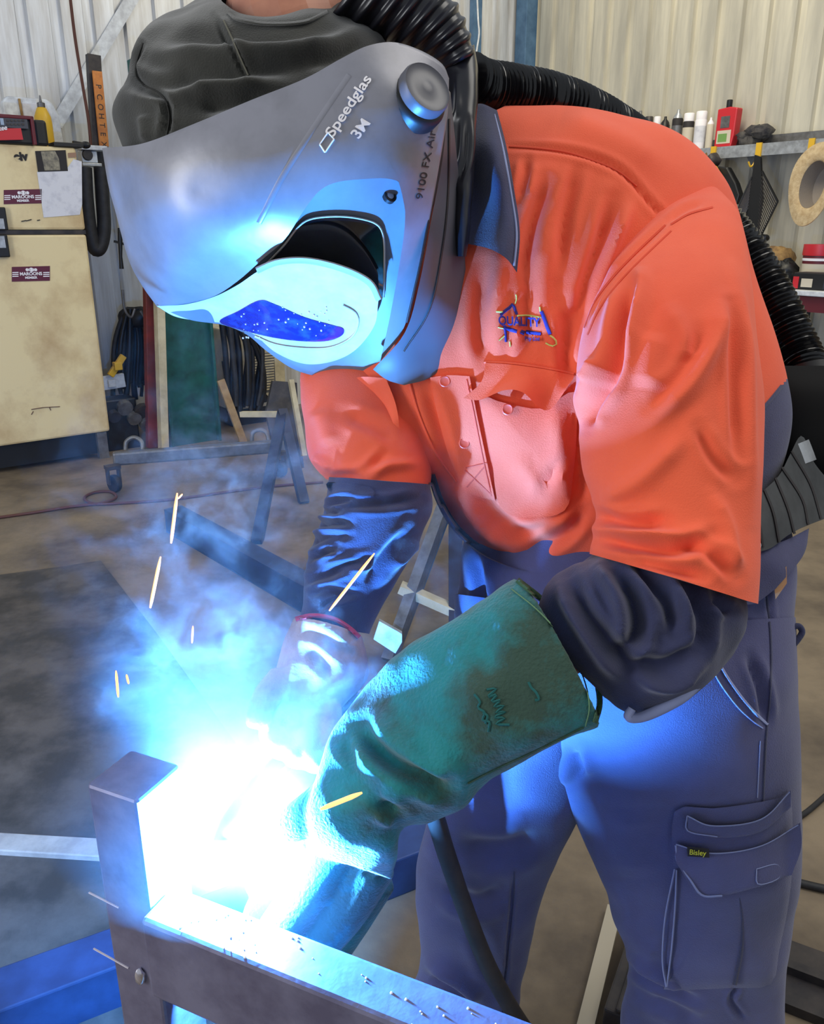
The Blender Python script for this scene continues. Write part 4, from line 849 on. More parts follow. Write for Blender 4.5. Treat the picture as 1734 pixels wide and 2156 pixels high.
legf.sculpt([([(930, 1870), (1000, 1900), (1060, 1880)], 18, -.010), ([(900, 2060), (950, 2090), (1000, 2130)], 14, -.012), ([(890, 2020), (960, 2060), (1010, 2110)], 16, .010), ([(960, 1780), (1060, 1790), (1130, 1760)], 22, -.010), ([(900, 2130), (930, 2160)], 12, -.008), ([(1080, 1830), (1078, 1900), (1068, 2000), (1058, 2120)], 4, -.003), ([(1000, 1960), (1040, 2060)], 16, -.006)], .006, 9, 41)
VV, FF = [], []
for l in (hips, legn, legf):
    n = len(VV); VV += l.verts().tolist(); FF += [[n + i for i in f] for f in l.faces((True, True))]
tr = mesh('trousers', VV, FF, m_trou, w_, recalc=True, label='faded navy cargo trousers')
S_l = Surf(hips, legn); S_f = Surf(legf)
Sl1 = off(S_l, .007); Sl2 = off(S_l, .016)
po = plate('cargo_pocket', [(1420, 1708), (1500, 1702), (1580, 1692), (1640, 1680), (1664, 1674), (1668, 1800), (1660, 1900), (1640, 2000), (1622, 2072), (1540, 2080), (1410, 2084), (1398, 2066), (1406, 1950), (1416, 1830)], S_l, .007, .009, m_trou, tr, sm=3, dome=.008)
Gf = coons([(1420, 1776), (1500, 1795), (1600, 1780), (1684, 1732)], [(1424, 1818), (1476, 1886), (1580, 1872), (1666, 1842)], [(1420, 1776), (1420, 1795), (1424, 1818)], [(1684, 1732), (1686, 1785), (1666, 1842)], 30, 14)
D = S_l(np.clip(Gf[..., 0], 0, 1655), Gf[..., 1]) - .02 - .008 * np.linspace(0, 1, 14)[:, None]
fp = slab('pocket_flap', Gf, D, .006, m_trou, tr, label='broad cargo pocket flap with pale worn edges')
Tf = lambda x, y: S_l(np.clip(x, 0, 1655), y) - .02 - .008 * np.clip((y - 1790) / 80, 0, 1)
seam('worn_edge', [(1422, 1780), (1426, 1815), (1452, 1852), (1478, 1885), (1520, 1886)], 5, Tf, .003, m_thread, fp)
seam('worn_edge', [(1422, 1778), (1500, 1797), (1600, 1782), (1680, 1737)], 3, Tf, .002, m_thread, fp)
seam('fastener_outline', [(1592, 1830), (1636, 1820), (1640, 1848), (1596, 1862), (1592, 1830)], 3, Tf, .002, m_thread, fp)
tb = slab('brand_tab', coons([(1446, 1782), (1492, 1787)], [(1447, 1803), (1493, 1806)], [(1446, 1782), (1447, 1803)], [(1492, 1787), (1493, 1806)], 8, 5), np.full((5, 8), 0) + Tf(np.linspace(1446, 1492, 8)[None] + np.zeros((5, 1)), np.linspace(1784, 1804, 5)[:, None] + np.zeros((1, 8))) - .004, .003, m_ink, fp)
text3('tab_lettering', 'Bisley', M('yellow_thread', C(206, 206, 60), .7), tb, text_px((1450, 1799), (15.5, 1.2), Tf, .006, .001), ext=.4, bold=1, offset=.01)
bd = coons([(1446, 1716), (1500, 1738), (1600, 1724), (1664, 1664)], [(1448, 1752), (1510, 1764), (1600, 1752), (1664, 1700)], [(1446, 1716), (1448, 1752)], [(1664, 1664), (1664, 1700)], 28, 8)
sp2 = slab('pocket_band', bd, S_l(np.clip(bd[..., 0], 0, 1650), bd[..., 1]) - .02, .006, m_trou, tr)
Sb = lambda x, y: S_l(np.clip(x, 0, 1650), y) - .02
seam('worn_edge', [(1446, 1718), (1500, 1739), (1600, 1726), (1662, 1668)], 3, Sb, .002, m_thread, sp2)
seam('worn_edge', [(1446, 1718), (1448, 1750), (1510, 1762)], 3, Sb, .002, m_thread, sp2)
for P in ([(1420, 1830), (1400, 1930), (1394, 2020), (1402, 2078)], [(1424, 1832), (1420, 1920), (1412, 2010), (1403, 2078)]): seam('worn_edge', P, 4, off(S_l, .013), .003, m_thread, po)
seam('pleat', [(1556, 1890), (1562, 1940), (1560, 2000), (1546, 2074)], 9, off(S_l, .012), .003, m_cloth_nd, po)
seam('pocket_hem', [(1505, 1380), (1530, 1425), (1562, 1470), (1590, 1502), (1616, 1526)], 7, S_l, .003, m_thread, tr); seam('pocket_hem', [(1490, 1392), (1516, 1440), (1550, 1486), (1580, 1515), (1606, 1534)], 3, S_l, .002, m_thread, tr)
seam('side_seam', [(1612, 1245), (1622, 1340), (1622, 1440), (1612, 1560), (1606, 1690)], 5, S_l, .002, m_cloth_nd, tr)
seam('side_seam', [(1600, 1560), (1594, 1680)], 3, S_l, .002, m_thread, tr)
seam('inner_seam', [(1082, 1835), (1080, 1900), (1070, 2000), (1058, 2120), (1056, 2200)], 4, S_f, .002, m_cloth_nd, tr)
MB().tube(cr(np.array([W(1664, 1322, 1.06), W(1680, 1318, 1.06), W(1688, 1330, 1.06), W(1680, 1345, 1.06), W(1666, 1362, 1.06)]), 6), .004, 8).build('belt_loop', m_cloth_nd, tr, smooth=True)
tl = coons([(1570, 1150), (1640, 1142), (1703, 1112)], [(1560, 1272), (1590, 1270), (1632, 1240)], [(1570, 1150), (1566, 1210), (1560, 1272)], [(1703, 1112), (1690, 1170), (1632, 1240)], 18, 18)
Tt = Tps([(1570, 1150, 1.0), (1703, 1112, 1.07), (1560, 1272, .98), (1632, 1240, 1.0), (1640, 1190, 1.0)])
slab('shirt_tail', tl, Tt(tl[..., 0], tl[..., 1]), .02, m_cloth_n, sh, label='navy shirt tail bunched at the back waist')
bl_ = coons([(1628, 1222), (1655, 1192)], [(1632, 1262), (1656, 1228)], [(1628, 1222), (1632, 1262)], [(1655, 1192), (1656, 1228)], 6, 6)
slab('belt', bl_, np.full((6, 6), 1.005), .02, M('tan_leather', C(176, 132, 92), .6), tr, label='tan leather belt glimpsed at the back')
for J_ in ('anl', 'anr'):
    q = W(*J[J_][:3]) * (1, 1, 0); dr = np.array([-.72, -.69, 0]); sd = np.array([.69, -.72, 0]); ax = (dr, sd, Z); mb = MB()
    P = cr(np.array([q - dr * .07 + Z * .05, q + Z * .06, q + dr * .08 + Z * .052, q + dr * .15 + Z * .045, q + dr * .18 + Z * .04]), 4); mb.tube(P, np.interp(np.linspace(0, 1, len(P)), [0, .25, .5, .8, 1], [.04, .05, .046, .042, .025]), 16)
    mb.tube(np.array([q + Z * .04, q + Z * .09, q + Z * .15]), [.05, .052, .056], 16)
    b_ = mb.build('boot', m_black, w_, smooth=True); MB().box(q + dr * .05 + Z * .009, .27, .095, .018, ax).build('sole', m_rubber, b_, bevel=.006)
# --- gauntlet on the near hand
gl = Loft([(1086, 1219, 1252, 1526, (.855, .82), .062, .06, (26, 6)), (1040, 1250, 1205, 1548, (.865, .815), .062, .06, (20, 4)), (950, 1320, 1130, 1582, (.89, .80), .058, .06, (10, 0)), (860, 1382, 1062, 1615, (.91, .805), .054, .06), (790, 1450, 1000, 1648, (.93, .812), .05, .06), (730, 1530, 962, 1690, (.93, .82), .048, .055),
           (688, 1610, 898, 1728, (.90, .835), .048, .04), (655, 1690, 846, 1742, (.875, .85), .046, .045), (640, 1742, 836, 1800, .872, .044, .035), (645, 1792, 826, 1852, .915, .040, .09)], nr=110, ns=14, power=.8)
gl.sculpt([([(760, 1535), (800, 1585), (850, 1620), (905, 1645), (945, 1668)], 17, -.016), ([(790, 1500), (850, 1560), (920, 1600), (960, 1640)], 22, .010), ([(740, 1590), (800, 1640), (870, 1672)], 22, .009), ([(838, 1712), (815, 1700), (795, 1692)], 13, -.014), ([(880, 1560), (930, 1610), (960, 1650)], 13, -.006), ([(720, 1560), (760, 1620)], 14, -.006),
           ([(900, 1480), (1000, 1450), (1080, 1440)], 40, .004), ([(1000, 1300), (1040, 1420), (1120, 1540)], 30, -.003)], .0035, 18, 51)
VV = gl.verts().tolist(); FF = gl.faces((True, True))
mb = MB()
for P, r in (([(712, 1780, .925), (655, 1868, .925), (585, 1965, .93), (560, 2000, .935)], (.030, .028, .026, .021)), ([(775, 1815, .93), (722, 1905, .935), (655, 1992, .94), (630, 2020, .94)], (.033, .031, .028, .022)),
             ([(655, 1770, .97), (600, 1850, .975), (552, 1920, .98), (535, 1945, .985)], (.025, .024, .022, .017)), ([(640, 1740, .97), (585, 1790, .975), (550, 1840, .98), (545, 1880, .985)], (.022, .021, .02, .015)), ([(690, 1690, .87), (648, 1716, .872), (612, 1736, .88), (596, 1746, .885)], (.025, .022, .019, .014)),
             ([(720, 1800, .99), (660, 1890, 1.0), (600, 1985, 1.01), (580, 2010, 1.01)], (.034, .034, .032, .026)), ([(780, 1840, 1.0), (730, 1920, 1.01), (680, 2000, 1.02), (660, 2030, 1.02)], (.034, .034, .032, .026))):  # last two: unseen extra fingers added behind to keep arc light off the legs
    Q = cr(np.array([W(*p) for p in P]), 6); R = np.interp(np.linspace(0, 1, len(Q)), np.linspace(0, 1, 4), r); R[-1] *= .7; mb.tube(Q, R, 16)
n = len(VV); VV += mb.v; FF += [[n + i for i in f] for f in mb.f]
go = mesh('gauntlet', VV, FF, m_leather, w_, recalc=True, label='stained green leather welding gauntlet on the near hand')
mo = go.modifiers.new('fuse', 'REMESH'); mo.mode = 'VOXEL'; mo.voxel_size = .0032; mo.use_smooth_shade = True
mo = go.modifiers.new('soften', 'SMOOTH'); mo.factor = .5; mo.iterations = 3
S_g = Surf(gl)
m_hemg = M('green_binding', C(44, 84, 54), .9, noise_scale=40, col2=C(72, 96, 66), bump=.5, bump_scale=300)
seam('cuff_binding', [(1088, 1221), (1140, 1262), (1190, 1312), (1228, 1368), (1254, 1428), (1262, 1480), (1252, 1522)], 13, S_g, .003, m_hemg, go)
seam('cuff_stitching', [(1076, 1240), (1126, 1280), (1172, 1328), (1208, 1382), (1232, 1440), (1240, 1490), (1232, 1530)], 3, S_g, .002, M('pale_stitch', C(96, 132, 96), .9), go)
seam('side_seam', [(1228, 1532), (1130, 1580), (1040, 1622), (985, 1650)], 5, S_g, .003, m_hemg, go)
mb = MB()
def scrib(P, w=5):
    P = resample(P, max(4, len(P) * 3)); q = [W(x, y, float(S_g(np.array(x), np.array(y))) - .0005) for x, y in P]; mb.tube(np.array(q), .0013, 5)
scrib([(998, 1462), (1010, 1478), (1006, 1490), (1020, 1500), (1016, 1516), (1030, 1520), (1028, 1540)])
z_ = [(1024, 1452), (1044, 1450), (1026, 1468), (1046, 1462), (1034, 1478), (1054, 1474), (1040, 1488), (1060, 1486), (1044, 1500), (1064, 1498), (1040, 1510), (1062, 1512), (1044, 1524), (1072, 1526)]
scrib(z_); scrib([(1112, 1436), (1118, 1448), (1128, 1458), (1134, 1472), (1126, 1474)]); scrib([(1016, 1500), (1026, 1508), (1022, 1524)])
mb.build('ink_stamp', M('faded_stamp', C(20, 86, 84), .9), go, smooth=True)
# --- glove on the far hand
g2 = Loft([(622, 1302, 760, 1338, 1.01, .054, .05, (0, -8)), (600, 1350, 772, 1385, 1.008, .046, .046), (582, 1400, 774, 1430, 1.003, .042, .042), (572, 1450, 735, 1475, .995, .036, .038), (566, 1490, 700, 1520, .99, .03, .032)], nr=80, ns=12)
g2.sculpt([([(630, 1330), (680, 1345), (740, 1385)], 10, -.006), ([(650, 1370), (700, 1420)], 12, -.006), ([(620, 1380), (610, 1440)], 12, .005)], .003, 18, 60)
VV = g2.verts().tolist(); FF = g2.faces((True, True)); mb = MB()
for P, r in (([(590, 1480, 0.985), (570, 1530, 0.960), (585, 1570, 0.945), (615, 1580, 0.955)], (.017, .016, .015, .012)), ([(625, 1495, 0.980), (608, 1550, 0.955), (622, 1590, 0.940), (652, 1596, 0.950)], (.017, .016, .015, .012)), ([(660, 1500, 0.975), (645, 1560, 0.950), (660, 1600, 0.940), (688, 1602, 0.950)], (.017, .016, .015, .012)),
             ([(695, 1490, 0.975), (690, 1550, 0.955), (705, 1590, 0.945), (725, 1590, 0.955)], (.015, .014, .013, .011)), ([(595, 1430, 0.980), (560, 1470, 0.955), (545, 1510, 0.940), (540, 1535, 0.935)], (.019, .017, .015, .012))):
    Q = cr(np.array([W(*p) for p in P]), 6); R = np.interp(np.linspace(0, 1, len(Q)), np.linspace(0, 1, 4), r); R[-1] *= .7; mb.tube(Q, R, 14)
n = len(VV); VV += mb.v; FF += [[n + i for i in f] for f in mb.f]
g2o = mesh('glove', VV, FF, m_leathr2, w_, recalc=True, label='pale grey leather glove on the far hand gripping the torch')
mo = g2o.modifiers.new('fuse', 'REMESH'); mo.mode = 'VOXEL'; mo.voxel_size = .0032; mo.use_smooth_shade = True
seam('red_binding', [(622, 1304), (655, 1296), (700, 1302), (735, 1322), (756, 1342)], 11, Surf(g2, fr_), .007, M('red_binding', C(170, 40, 70), .8), g2o)
# --- hood
hd = Loft([(300, 420, 800, 330, .98, .09, .10), (258, 300, 806, 210, .98, .125, .13), (246, 220, 816, 130, .985, .135, .14), (280, 142, 818, 88, .985, .13, .14), (294, 80, 796, 48, .985, .12, .13, (0, 14)), (335, 34, 750, 14, .985, .105, .12, (0, 30)), (430, 2, 705, -8, .985, .095, .10, (0, 42)), (470, -4, 690, -14, .985, .085, .09, (0, 40))], nr=120, ns=12)
AMP = .85
hd.sculpt([([(300, 92), (288, 130), (287, 160), (300, 175)], 5, -.006), ([(452, 40), (478, 80), (495, 115), (520, 160)], 5, -.005), ([(470, 42), (500, 90), (530, 150)], 12, .005), ([(330, 80), (450, 75), (600, 80), (720, 60)], 16, -.008), ([(340, 110), (460, 108), (600, 108), (700, 90)], 18, .008), ([(330, 150), (420, 160), (520, 150), (640, 140)], 18, -.010),
           ([(300, 190), (350, 210), (357, 250), (350, 295)], 8, -.008), ([(400, 200), (450, 180), (500, 190), (560, 170)], 20, .010), ([(420, 230), (480, 215), (560, 200)], 18, -.012), ([(275, 170), (330, 185), (400, 170)], 16, -.010), ([(300, 240), (310, 300)], 14, .008), ([(640, 130), (700, 120), (760, 90)], 16, -.008)], .006, 12, 70)
ho = hd.build('hood', m_hood, w_, label='charcoal fabric hood stretched over the head above the visor')
hs = Surf(hd)
for P in ([(300, 90), (287, 130), (286, 158), (302, 178)], [(300, 178), (340, 200), (356, 240), (350, 290)], [(470, 42), (490, 85), (505, 120), (522, 158)]): seam('hood_seam', P, 4, hs, .002, M('hood_thread', C(34, 33, 30), .9) if P[0][0] < 400 else M('hood_piping', C(92, 90, 78), .9), ho)
seam('hood_rim', [(480, 26), (500, 40), (560, 50), (640, 46), (690, 24)], 10, hs, .006, m_hood, ho)
# ================================================================ THE HELMET
m_shell = M('scuffed_grey_shell', C(136, 136, 146), .36, .2, noise_scale=14, col2=C(118, 118, 126), contrast=(.4, .7), bump=.06, bump_scale=60, spec=.6)
m_panel = M('grey_visor_panel', C(112, 122, 134), .42, noise_scale=14, col2=C(100, 108, 118))
m_frame = M('pale_grey_frame', C(206, 204, 196), .5, noise_scale=30, col2=C(184, 182, 174))
m_gloss = M('gloss_black', C(8, 9, 14), .08, coat=1.0)
m_lens = M('arc_reflection_glass', C(20, 36, 120), .12, noise_scale=38, col2=C(44, 84, 190), contrast=(.5, .72), coat=.8, bump=.25, bump_scale=90)  # blue reflection of the arc is put into the lens colour
m_dshell = M('dark_helmet_plastic', C(84, 84, 92), .4)
Ts = Tps([(215, 312, .885), (243, 450, .885), (270, 545, .885), (330, 645, .88), (260, 330, .838), (285, 450, .832), (320, 560, .84), (370, 640, .862), (300, 300, .818), (330, 430, .79), (380, 560, .805), (420, 630, .85), (400, 265, .79), (420, 400, .765), (450, 520, .776), (480, 600, .816),
          (530, 210, .785), (540, 330, .755), (560, 450, .753), (580, 530, .776), (640, 165, .785), (660, 300, .755), (660, 400, .752), (720, 120, .79), (750, 250, .765), (760, 376, .757), (830, 90, .81), (860, 200, .785), (850, 350, .775), (848, 480, .785), (945, 165, .835), (925, 340, .82), (890, 500, .812), (850, 650, .83), (800, 762, .86)], 1.2e-3)
def tilt(T, k=.0002): return lambda x, y: T(x, y) + .04 + k * (np.asarray(y, float) - 300)
Ts = tilt(Ts)
hm = thing('welding_helmet', W(600, 450, .9), 'grey auto-darkening welding helmet with a black side window and blue-lit visor', 'welding helmet')
low = [(330, 645), (390, 640), (450, 624), (500, 592), (550, 548), (600, 503), (640, 442), (672, 402), (708, 384), (765, 377), (822, 377), (848, 396), (852, 470), (840, 560), (822, 660), (800, 762)]
G = coons([(215, 312), (300, 302), (400, 264), (530, 210), (640, 166), (720, 122), (775, 96), (830, 89), (885, 106), (930, 134), (945, 165)], low, [(215, 312), (228, 390), (244, 450), (270, 545), (298, 600), (330, 645)], [(945, 165), (942, 240), (926, 340), (906, 450), (882, 570), (850, 690), (800, 762)], 96, 64)
D = Ts(G[..., 0], G[..., 1])
wrapG = []; wrapD = []
for k in range(10, 0, -1):
    g = G[:, 0].copy(); t = k / 10; g[:, 0] += 14 + 190 * t ** 1.3; g[:, 1] -= 10 * t; wrapG.append(g); wrapD.append(D[:, 0] + .025 + .13 * math.sin(t * 1.45))
G2 = np.concatenate([np.stack(wrapG, 1), G], 1); D2 = np.concatenate([np.stack(wrapD, 1), D], 1)
so = slab('outer_shell', G2, D2, .0035, m_shell, hm)
seam('shell_crease', [(735, 158), (690, 224), (640, 300), (590, 380), (545, 470)], 14, Ts, .0007, m_shell, so)
Tp = Tps([(330, 645, .882), (400, 640, .866), (450, 624, .848), (550, 550, .797), (600, 503, .778), (640, 445, .765), (765, 378, .76), (840, 395, .782), (700, 480, .785), (800, 480, .80), (620, 600, .832), (760, 600, .83), (826, 620, .835), (560, 737, .905), (690, 795, .915), (800, 764, .885), (470, 683, .90), (700, 700, .875)])
Tp = tilt(Tp)
G = coons(low, [(330, 645), (400, 673), (470, 684), (520, 705), (560, 738), (620, 778), (690, 795), (750, 789), (800, 762)], [(330, 645), (330.5, 645.5)], [(800, 762), (800.5, 762.5)], 90, 40)
po_ = slab('visor_panel', G, Tp(G[..., 0], G[..., 1]) + .003, .004, m_panel, hm, label='recessed visor panel lit blue from below')
sw = plate('side_window', [(572, 552), (600, 520), (626, 484), (652, 465), (700, 459), (745, 462), (788, 474), (803, 500), (806, 560), (804, 626), (770, 594), (715, 566), (650, 550), (610, 550)], Tp, .002, .004, m_gloss, hm, label='glossy black side window')
seam('window_rim', [(556, 560), (598, 516), (626, 480), (652, 462), (700, 456), (748, 459), (792, 472), (807, 500), (809, 560), (807, 626)], 5, Tp, .004, m_frame, hm)
Tn = Tps([(330, 645, .878), (400, 640, .864), (450, 625, .847), (480, 612, .832), (530, 580, .795), (580, 555, .772), (650, 551, .768), (720, 568, .775), (780, 598, .79), (797, 630, .805), (370, 668, .90), (430, 677, .905), (470, 681, .895), (530, 702, .885), (580, 742, .895), (640, 766, .90), (700, 761, .892), (750, 735, .865), (790, 680, .83), (560, 640, .825), (660, 640, .815), (740, 640, .812), (640, 700, .855)])
Tn = tilt(Tn)
G = coons([(330, 644), (390, 641), (450, 625), (500, 600), (540, 573), (580, 554), (645, 549), (720, 566), (775, 594), (797, 630)], [(331, 645), (370, 667), (430, 677), (470, 681), (530, 701), (580, 742), (640, 766), (700, 761), (750, 735), (788, 685), (796, 634)], [(330, 644), (331, 645)], [(797, 630), (796, 634)], 84, 44)
no = slab('filter_frame', G, Tn(G[..., 0], G[..., 1]), .004, m_frame, hm, label='pale projecting filter frame, white-hot lit')
seam('frame_lip', [(540, 570), (585, 552), (648, 549), (720, 566), (776, 594), (798, 632)], 15, Tn, .005, M('grey_lip', C(150, 146, 138), .5), no)
ln = plate('filter_lens', [(462, 678), (500, 656), (545, 633), (576, 640), (640, 668), (700, 685), (722, 692), (720, 706), (690, 718), (640, 719), (580, 712), (520, 698)], Tn, .0012, .002, m_lens, no, sm=5, label='filter lens coloured with the blue arc reflection, speckled with spatter')
seam('frame_step', [(536, 708), (580, 726), (640, 734), (696, 732), (738, 712), (754, 684), (748, 660), (722, 644)], 5, Tn, .004, m_frame, no)
mb = MB()
for i in range(40):
    x, y = rng.uniform(500, 700), rng.uniform(645, 712); r = rng.uniform(.0006, .0014); mb.blob(W(x, y, float(Tn(np.array([x]), np.array([y]))[0]) - .002), r, r, r, 6, 4)
mb.build('lens_spatter', m_whiteprint, no, kind='stuff')
# neck flap and seal
Te = Tps([(944, 190, .85), (965, 380, .885), (977, 520, .90), (980, 640, .905), (930, 770, .90), (850, 811, .895), (785, 778, .89), (930, 330, .835), (905, 460, .83), (880, 590, .835), (850, 700, .86), (930, 640, .865), (900, 740, .89)])
Te = tilt(Te, .00012)
G = coons([(944, 190), (946, 192), (948, 195)], [(785, 778), (815, 800), (850, 811)], [(944, 190), (932, 330), (908, 460), (884, 590), (852, 700), (785, 778)], [(948, 195), (966, 380), (977, 520), (981, 620), (972, 690), (945, 752), (905, 795), (850, 811)], 26, 60)
ef = slab('neck_flap', G, Te(G[..., 0], G[..., 1]), .005, m_dshell, hm, label='dark side flap curving under the jaw, lit blue at the rim')
seam('flap_groove', [(938, 230), (928, 340), (905, 450), (884, 560), (856, 680)], 6, Te, .004, m_ink, ef)
seam('flap_groove', [(946, 250), (944, 400), (932, 520), (905, 650), (850, 740)], 4, Te, .003, m_dark, ef)
# knob, screw
ax_ = .52 * RT + .18 * UP - .84 * FW
q = W(880, 206, .818)
kn = MB().lathe([(.031, -.012), (.031, 0), (.0295, .004), (.027, .006)], q, ax_, 40).build('knob', m_black, hm, smooth=True)
MB().lathe([(.0265, .003), (.0265, .015), (.025, .018), (.023, .0165), (.012, .0155), (.006, .018), (.001, .0185)], q, ax_, 40).build('knob_cap', m_dshell, kn, smooth=True)
q = W(819, 414, float(Tp(np.array([819.]), np.array([414.]))[0]) + .002)
sc_ = MB().lathe([(.0072, -.002), (.0072, .003), (.0055, .0035), (.004, .0015)], q, ax_, 20).build('screw', m_black, hm, smooth=True)
MB().lathe([(.0038, .001), (.0038, .003), (.002, .0034)], q, ax_, 14).build('screw_head', m_silver, sc_, smooth=True)
# lettering on the shell
o = np.array([700, 291]); dv = np.array([22.5, -34.0]) * .95
text3('lettering', 'Speedglas', m_whiteprint, so, text_px(o, dv, Ts, .0012, .0006, (-26, -17)), ext=.4, bold=1, offset=.018)
text3('lettering', '3M', m_whiteprint, so, text_px((754, 294), (21, -28), Ts, .0012, .0006, (-27, -16)), ext=.4, bold=1, offset=.02)
text3('lettering', '9100 FX Air', m_ink, so, text_px((889, 421), (5.8, -29), Ts, .0012, .0006, (-21, -3)), ext=.4)
text3('lettering', '3M', m_frame, so, text_px((934, 190), (1, -17), Ts, .0014, .0006, (-10, -1)), ext=.4)
P = [(673, 304), (690, 279), (703, 293), (684, 321)]
for i in range(4): seam('logo_outline', [P[i], P[(i + 1) % 4]], 3.6, Ts, .0016, m_whiteprint, so)
# air duct behind the helmet and its rear shell
du = Loft([(690, 40, 800, -110, .96, .05, .05), (760, 62, 862, -70, .965, .055, .055), (815, 84, 905, -28, .97, .055, .055), (862, 104, 948, 16, .972, .055, .055), (900, 124, 975, 66, .972, .05, .05), (930, 150, 993, 116, .97, .04, .045)], nr=60, ns=16)
t_ = np.linspace(0, 1, du.m); c = du.V.mean(1, keepdims=True); sc = 1 + .07 * np.clip(np.sin(t_ * 2 * math.pi * 8.5), -.5, 1)[:, None, None]; du.V = c + (du.V - c) * sc
m_glrub = M('glossy_black_rubber', C(22, 22, 28), .3, noise_scale=12, col2=C(34, 34, 42))
du.build('air_duct', m_glrub, hm, (True, True), label='ribbed black air duct over the back of the head')
bk_ = Loft([(925, 130, 996, 95, .97, .03, .04), (938, 190, 1004, 165, .96, .03, .05), (944, 280, 1002, 262, .95, .026, .05), (948, 370, 996, 360, .95, .024, .05), (955, 460, 990, 455, .95, .02, .04), (962, 540, 982, 540, .95, .012, .03)], nr=50, ns=12)
bk_.sculpt([([(962, 160), (964, 230), (952, 260), (953, 330), (964, 400)], 7, .005), ([(985, 250), (980, 330), (962, 380)], 6, -.004)], .002, 20, 5)
bk_.build('rear_shell', m_glrub, hm, (True, True), label='glossy black rear shell of the headgear')
# ================================================================ RESPIRATOR
rp = thing('breathing_unit', W(1680, 1000, 1.2), 'black powered air unit on a ribbed belt with a corrugated hose to the helmet', 'respirator')
path = cr(np.array([W(985, 165, 1.04), W(1015, 180, 1.06), W(1080, 190, 1.09), (W(1160, 205, 1.12)), W(1240, 236, 1.16), W(1330, 290, 1.22), W(1430, 370, 1.28), W(1520, 465, 1.30), W(1590, 560, 1.28), W(1640, 650, 1.26), W(1682, 740, 1.24), W(1705, 800, 1.22), W(1715, 850, 1.22)]), 24)
L = np.r_[0, np.cumsum(np.linalg.norm(np.diff(path, axis=0), axis=1))]; n_ = int(L[-1] / .0016); s_ = np.linspace(0, L[-1], n_)
pth = np.stack([np.interp(s_, L, path[:, k]) for k in range(3)], 1)
rad = .0295 + .0026 * np.sin(s_ * 2 * math.pi / .0078)
MB().tube(pth, rad, 28).build('corrugated_hose', M('hose_rubber', C(14, 14, 18), .18), rp, smooth=True)
mb = MB(); mb.tube(np.array([W(1700, 775, 1.225), W(1708, 812, 1.22)]), .036, 24); mb.build('hose_cuff', m_black, rp, smooth=True)
un = Loft([(1610, 770, 1790, 770, 1.2, .02, .03), (1602, 820, 1830, 820, 1.2, .05, .06), (1606, 900, 1850, 900, 1.2, .055, .06), (1612, 960, 1850, 970, 1.2, .05, .06), (1640, 1010, 1840, 1020, 1.2, .03, .04)], nr=60, ns=8, power=.6)
un.build('filter_unit', M('matt_black', C(9, 9, 11), .8, spec=.2), rp, (True, True))
G = coons([(1578, 1056), (1610, 1030), (1640, 1000), (1662, 958), (1684, 918), (1700, 936), (1714, 975), (1760, 1030)], [(1586, 1164), (1622, 1154), (1660, 1126), (1700, 1106), (1770, 1080)], [(1578, 1056), (1582, 1110), (1586, 1164)], [(1760, 1030), (1765, 1055), (1770, 1080)], 40, 16)
Tb = Tps([(1578, 1056, 1.0), (1586, 1164, .985), (1684, 918, 1.10), (1760, 1030, 1.15), (1700, 1106, 1.06), (1640, 1080, 1.02)])
bt = slab('belt_pad', G, Tb(G[..., 0], G[..., 1]), .012, M('grey_belt_webbing', C(66, 68, 70), .6, noise_scale=20, col2=C(46, 48, 50)), rp, label='padded grey waist belt')
for P in ([(1584, 1052), (1598, 1100), (1606, 1152)], [(1609, 1031), (1628, 1080), (1640, 1142)], [(1632, 1006), (1658, 1070), (1672, 1124)], [(1646, 984), (1688, 1050), (1701, 1104)], [(1666, 950), (1706, 1020), (1728, 1092)]):
    seam('belt_rib', P, 6, Tb, .003, m_ink, bt)
seam('belt_patch', [(1690, 930), (1698, 950), (1706, 972)], 26, Tb, .002, m_silver, bt)
MB().lathe([(.006, 0), (.006, .004), (.003, .005)], W(1589, 1148, .985), -FW, 14).build('rivet', m_silver, bt, smooth=True)
# ================================================================ TORCH
to = thing('welding_torch', W(620, 1560, .94), 'welding torch held in the far glove with its black lead trailing past the legs', 'welding torch')
ARC = s0 * (1, 1, 0) + Z * (zbm + .028) + eb * .04 + nb_ * (wB + .03)
hp = cr(np.array([W(720, 1470, 1.01), W(660, 1540, .985), W(590, 1600, .95)]), 6); MB().tube(hp, .016, 14).build('handle', m_black, to, smooth=True)
A_ = np.array(ARC); npth = cr(np.array([W(590, 1600, .95), W(530, 1660, .93), W(480, 1730, .908), A_ + (W(462, 1770, .9) - A_) * .9]), 6); MB().tube(npth, .0085, 12).build('neck', m_dark, to, smooth=True)
a_, b_ = npth[-1], npth[-1] + (A_ - npth[-1]) * .6; MB().tube(np.array([a_, b_]), [.010, .0075], 14).build('nozzle', m_silver, to, smooth=True)
lp = cr(np.array([W(720, 1470, 1.01), W(790, 1500, 1.02), W(850, 1580, 1.02), W(905, 1690, 1.05), W(940, 1800, 1.09), (W(985, 1930, 1.14)), W(1035, 2050, 1.2), W(1100, 2160, 1.28), W(1180, 2260, 1.36)]), 8)
MB().tube(lp, .0125, 12).build('lead', M('dusty_black_lead', C(38, 36, 38), .6, noise_scale=30, col2=C(56, 50, 48)), to, smooth=True)
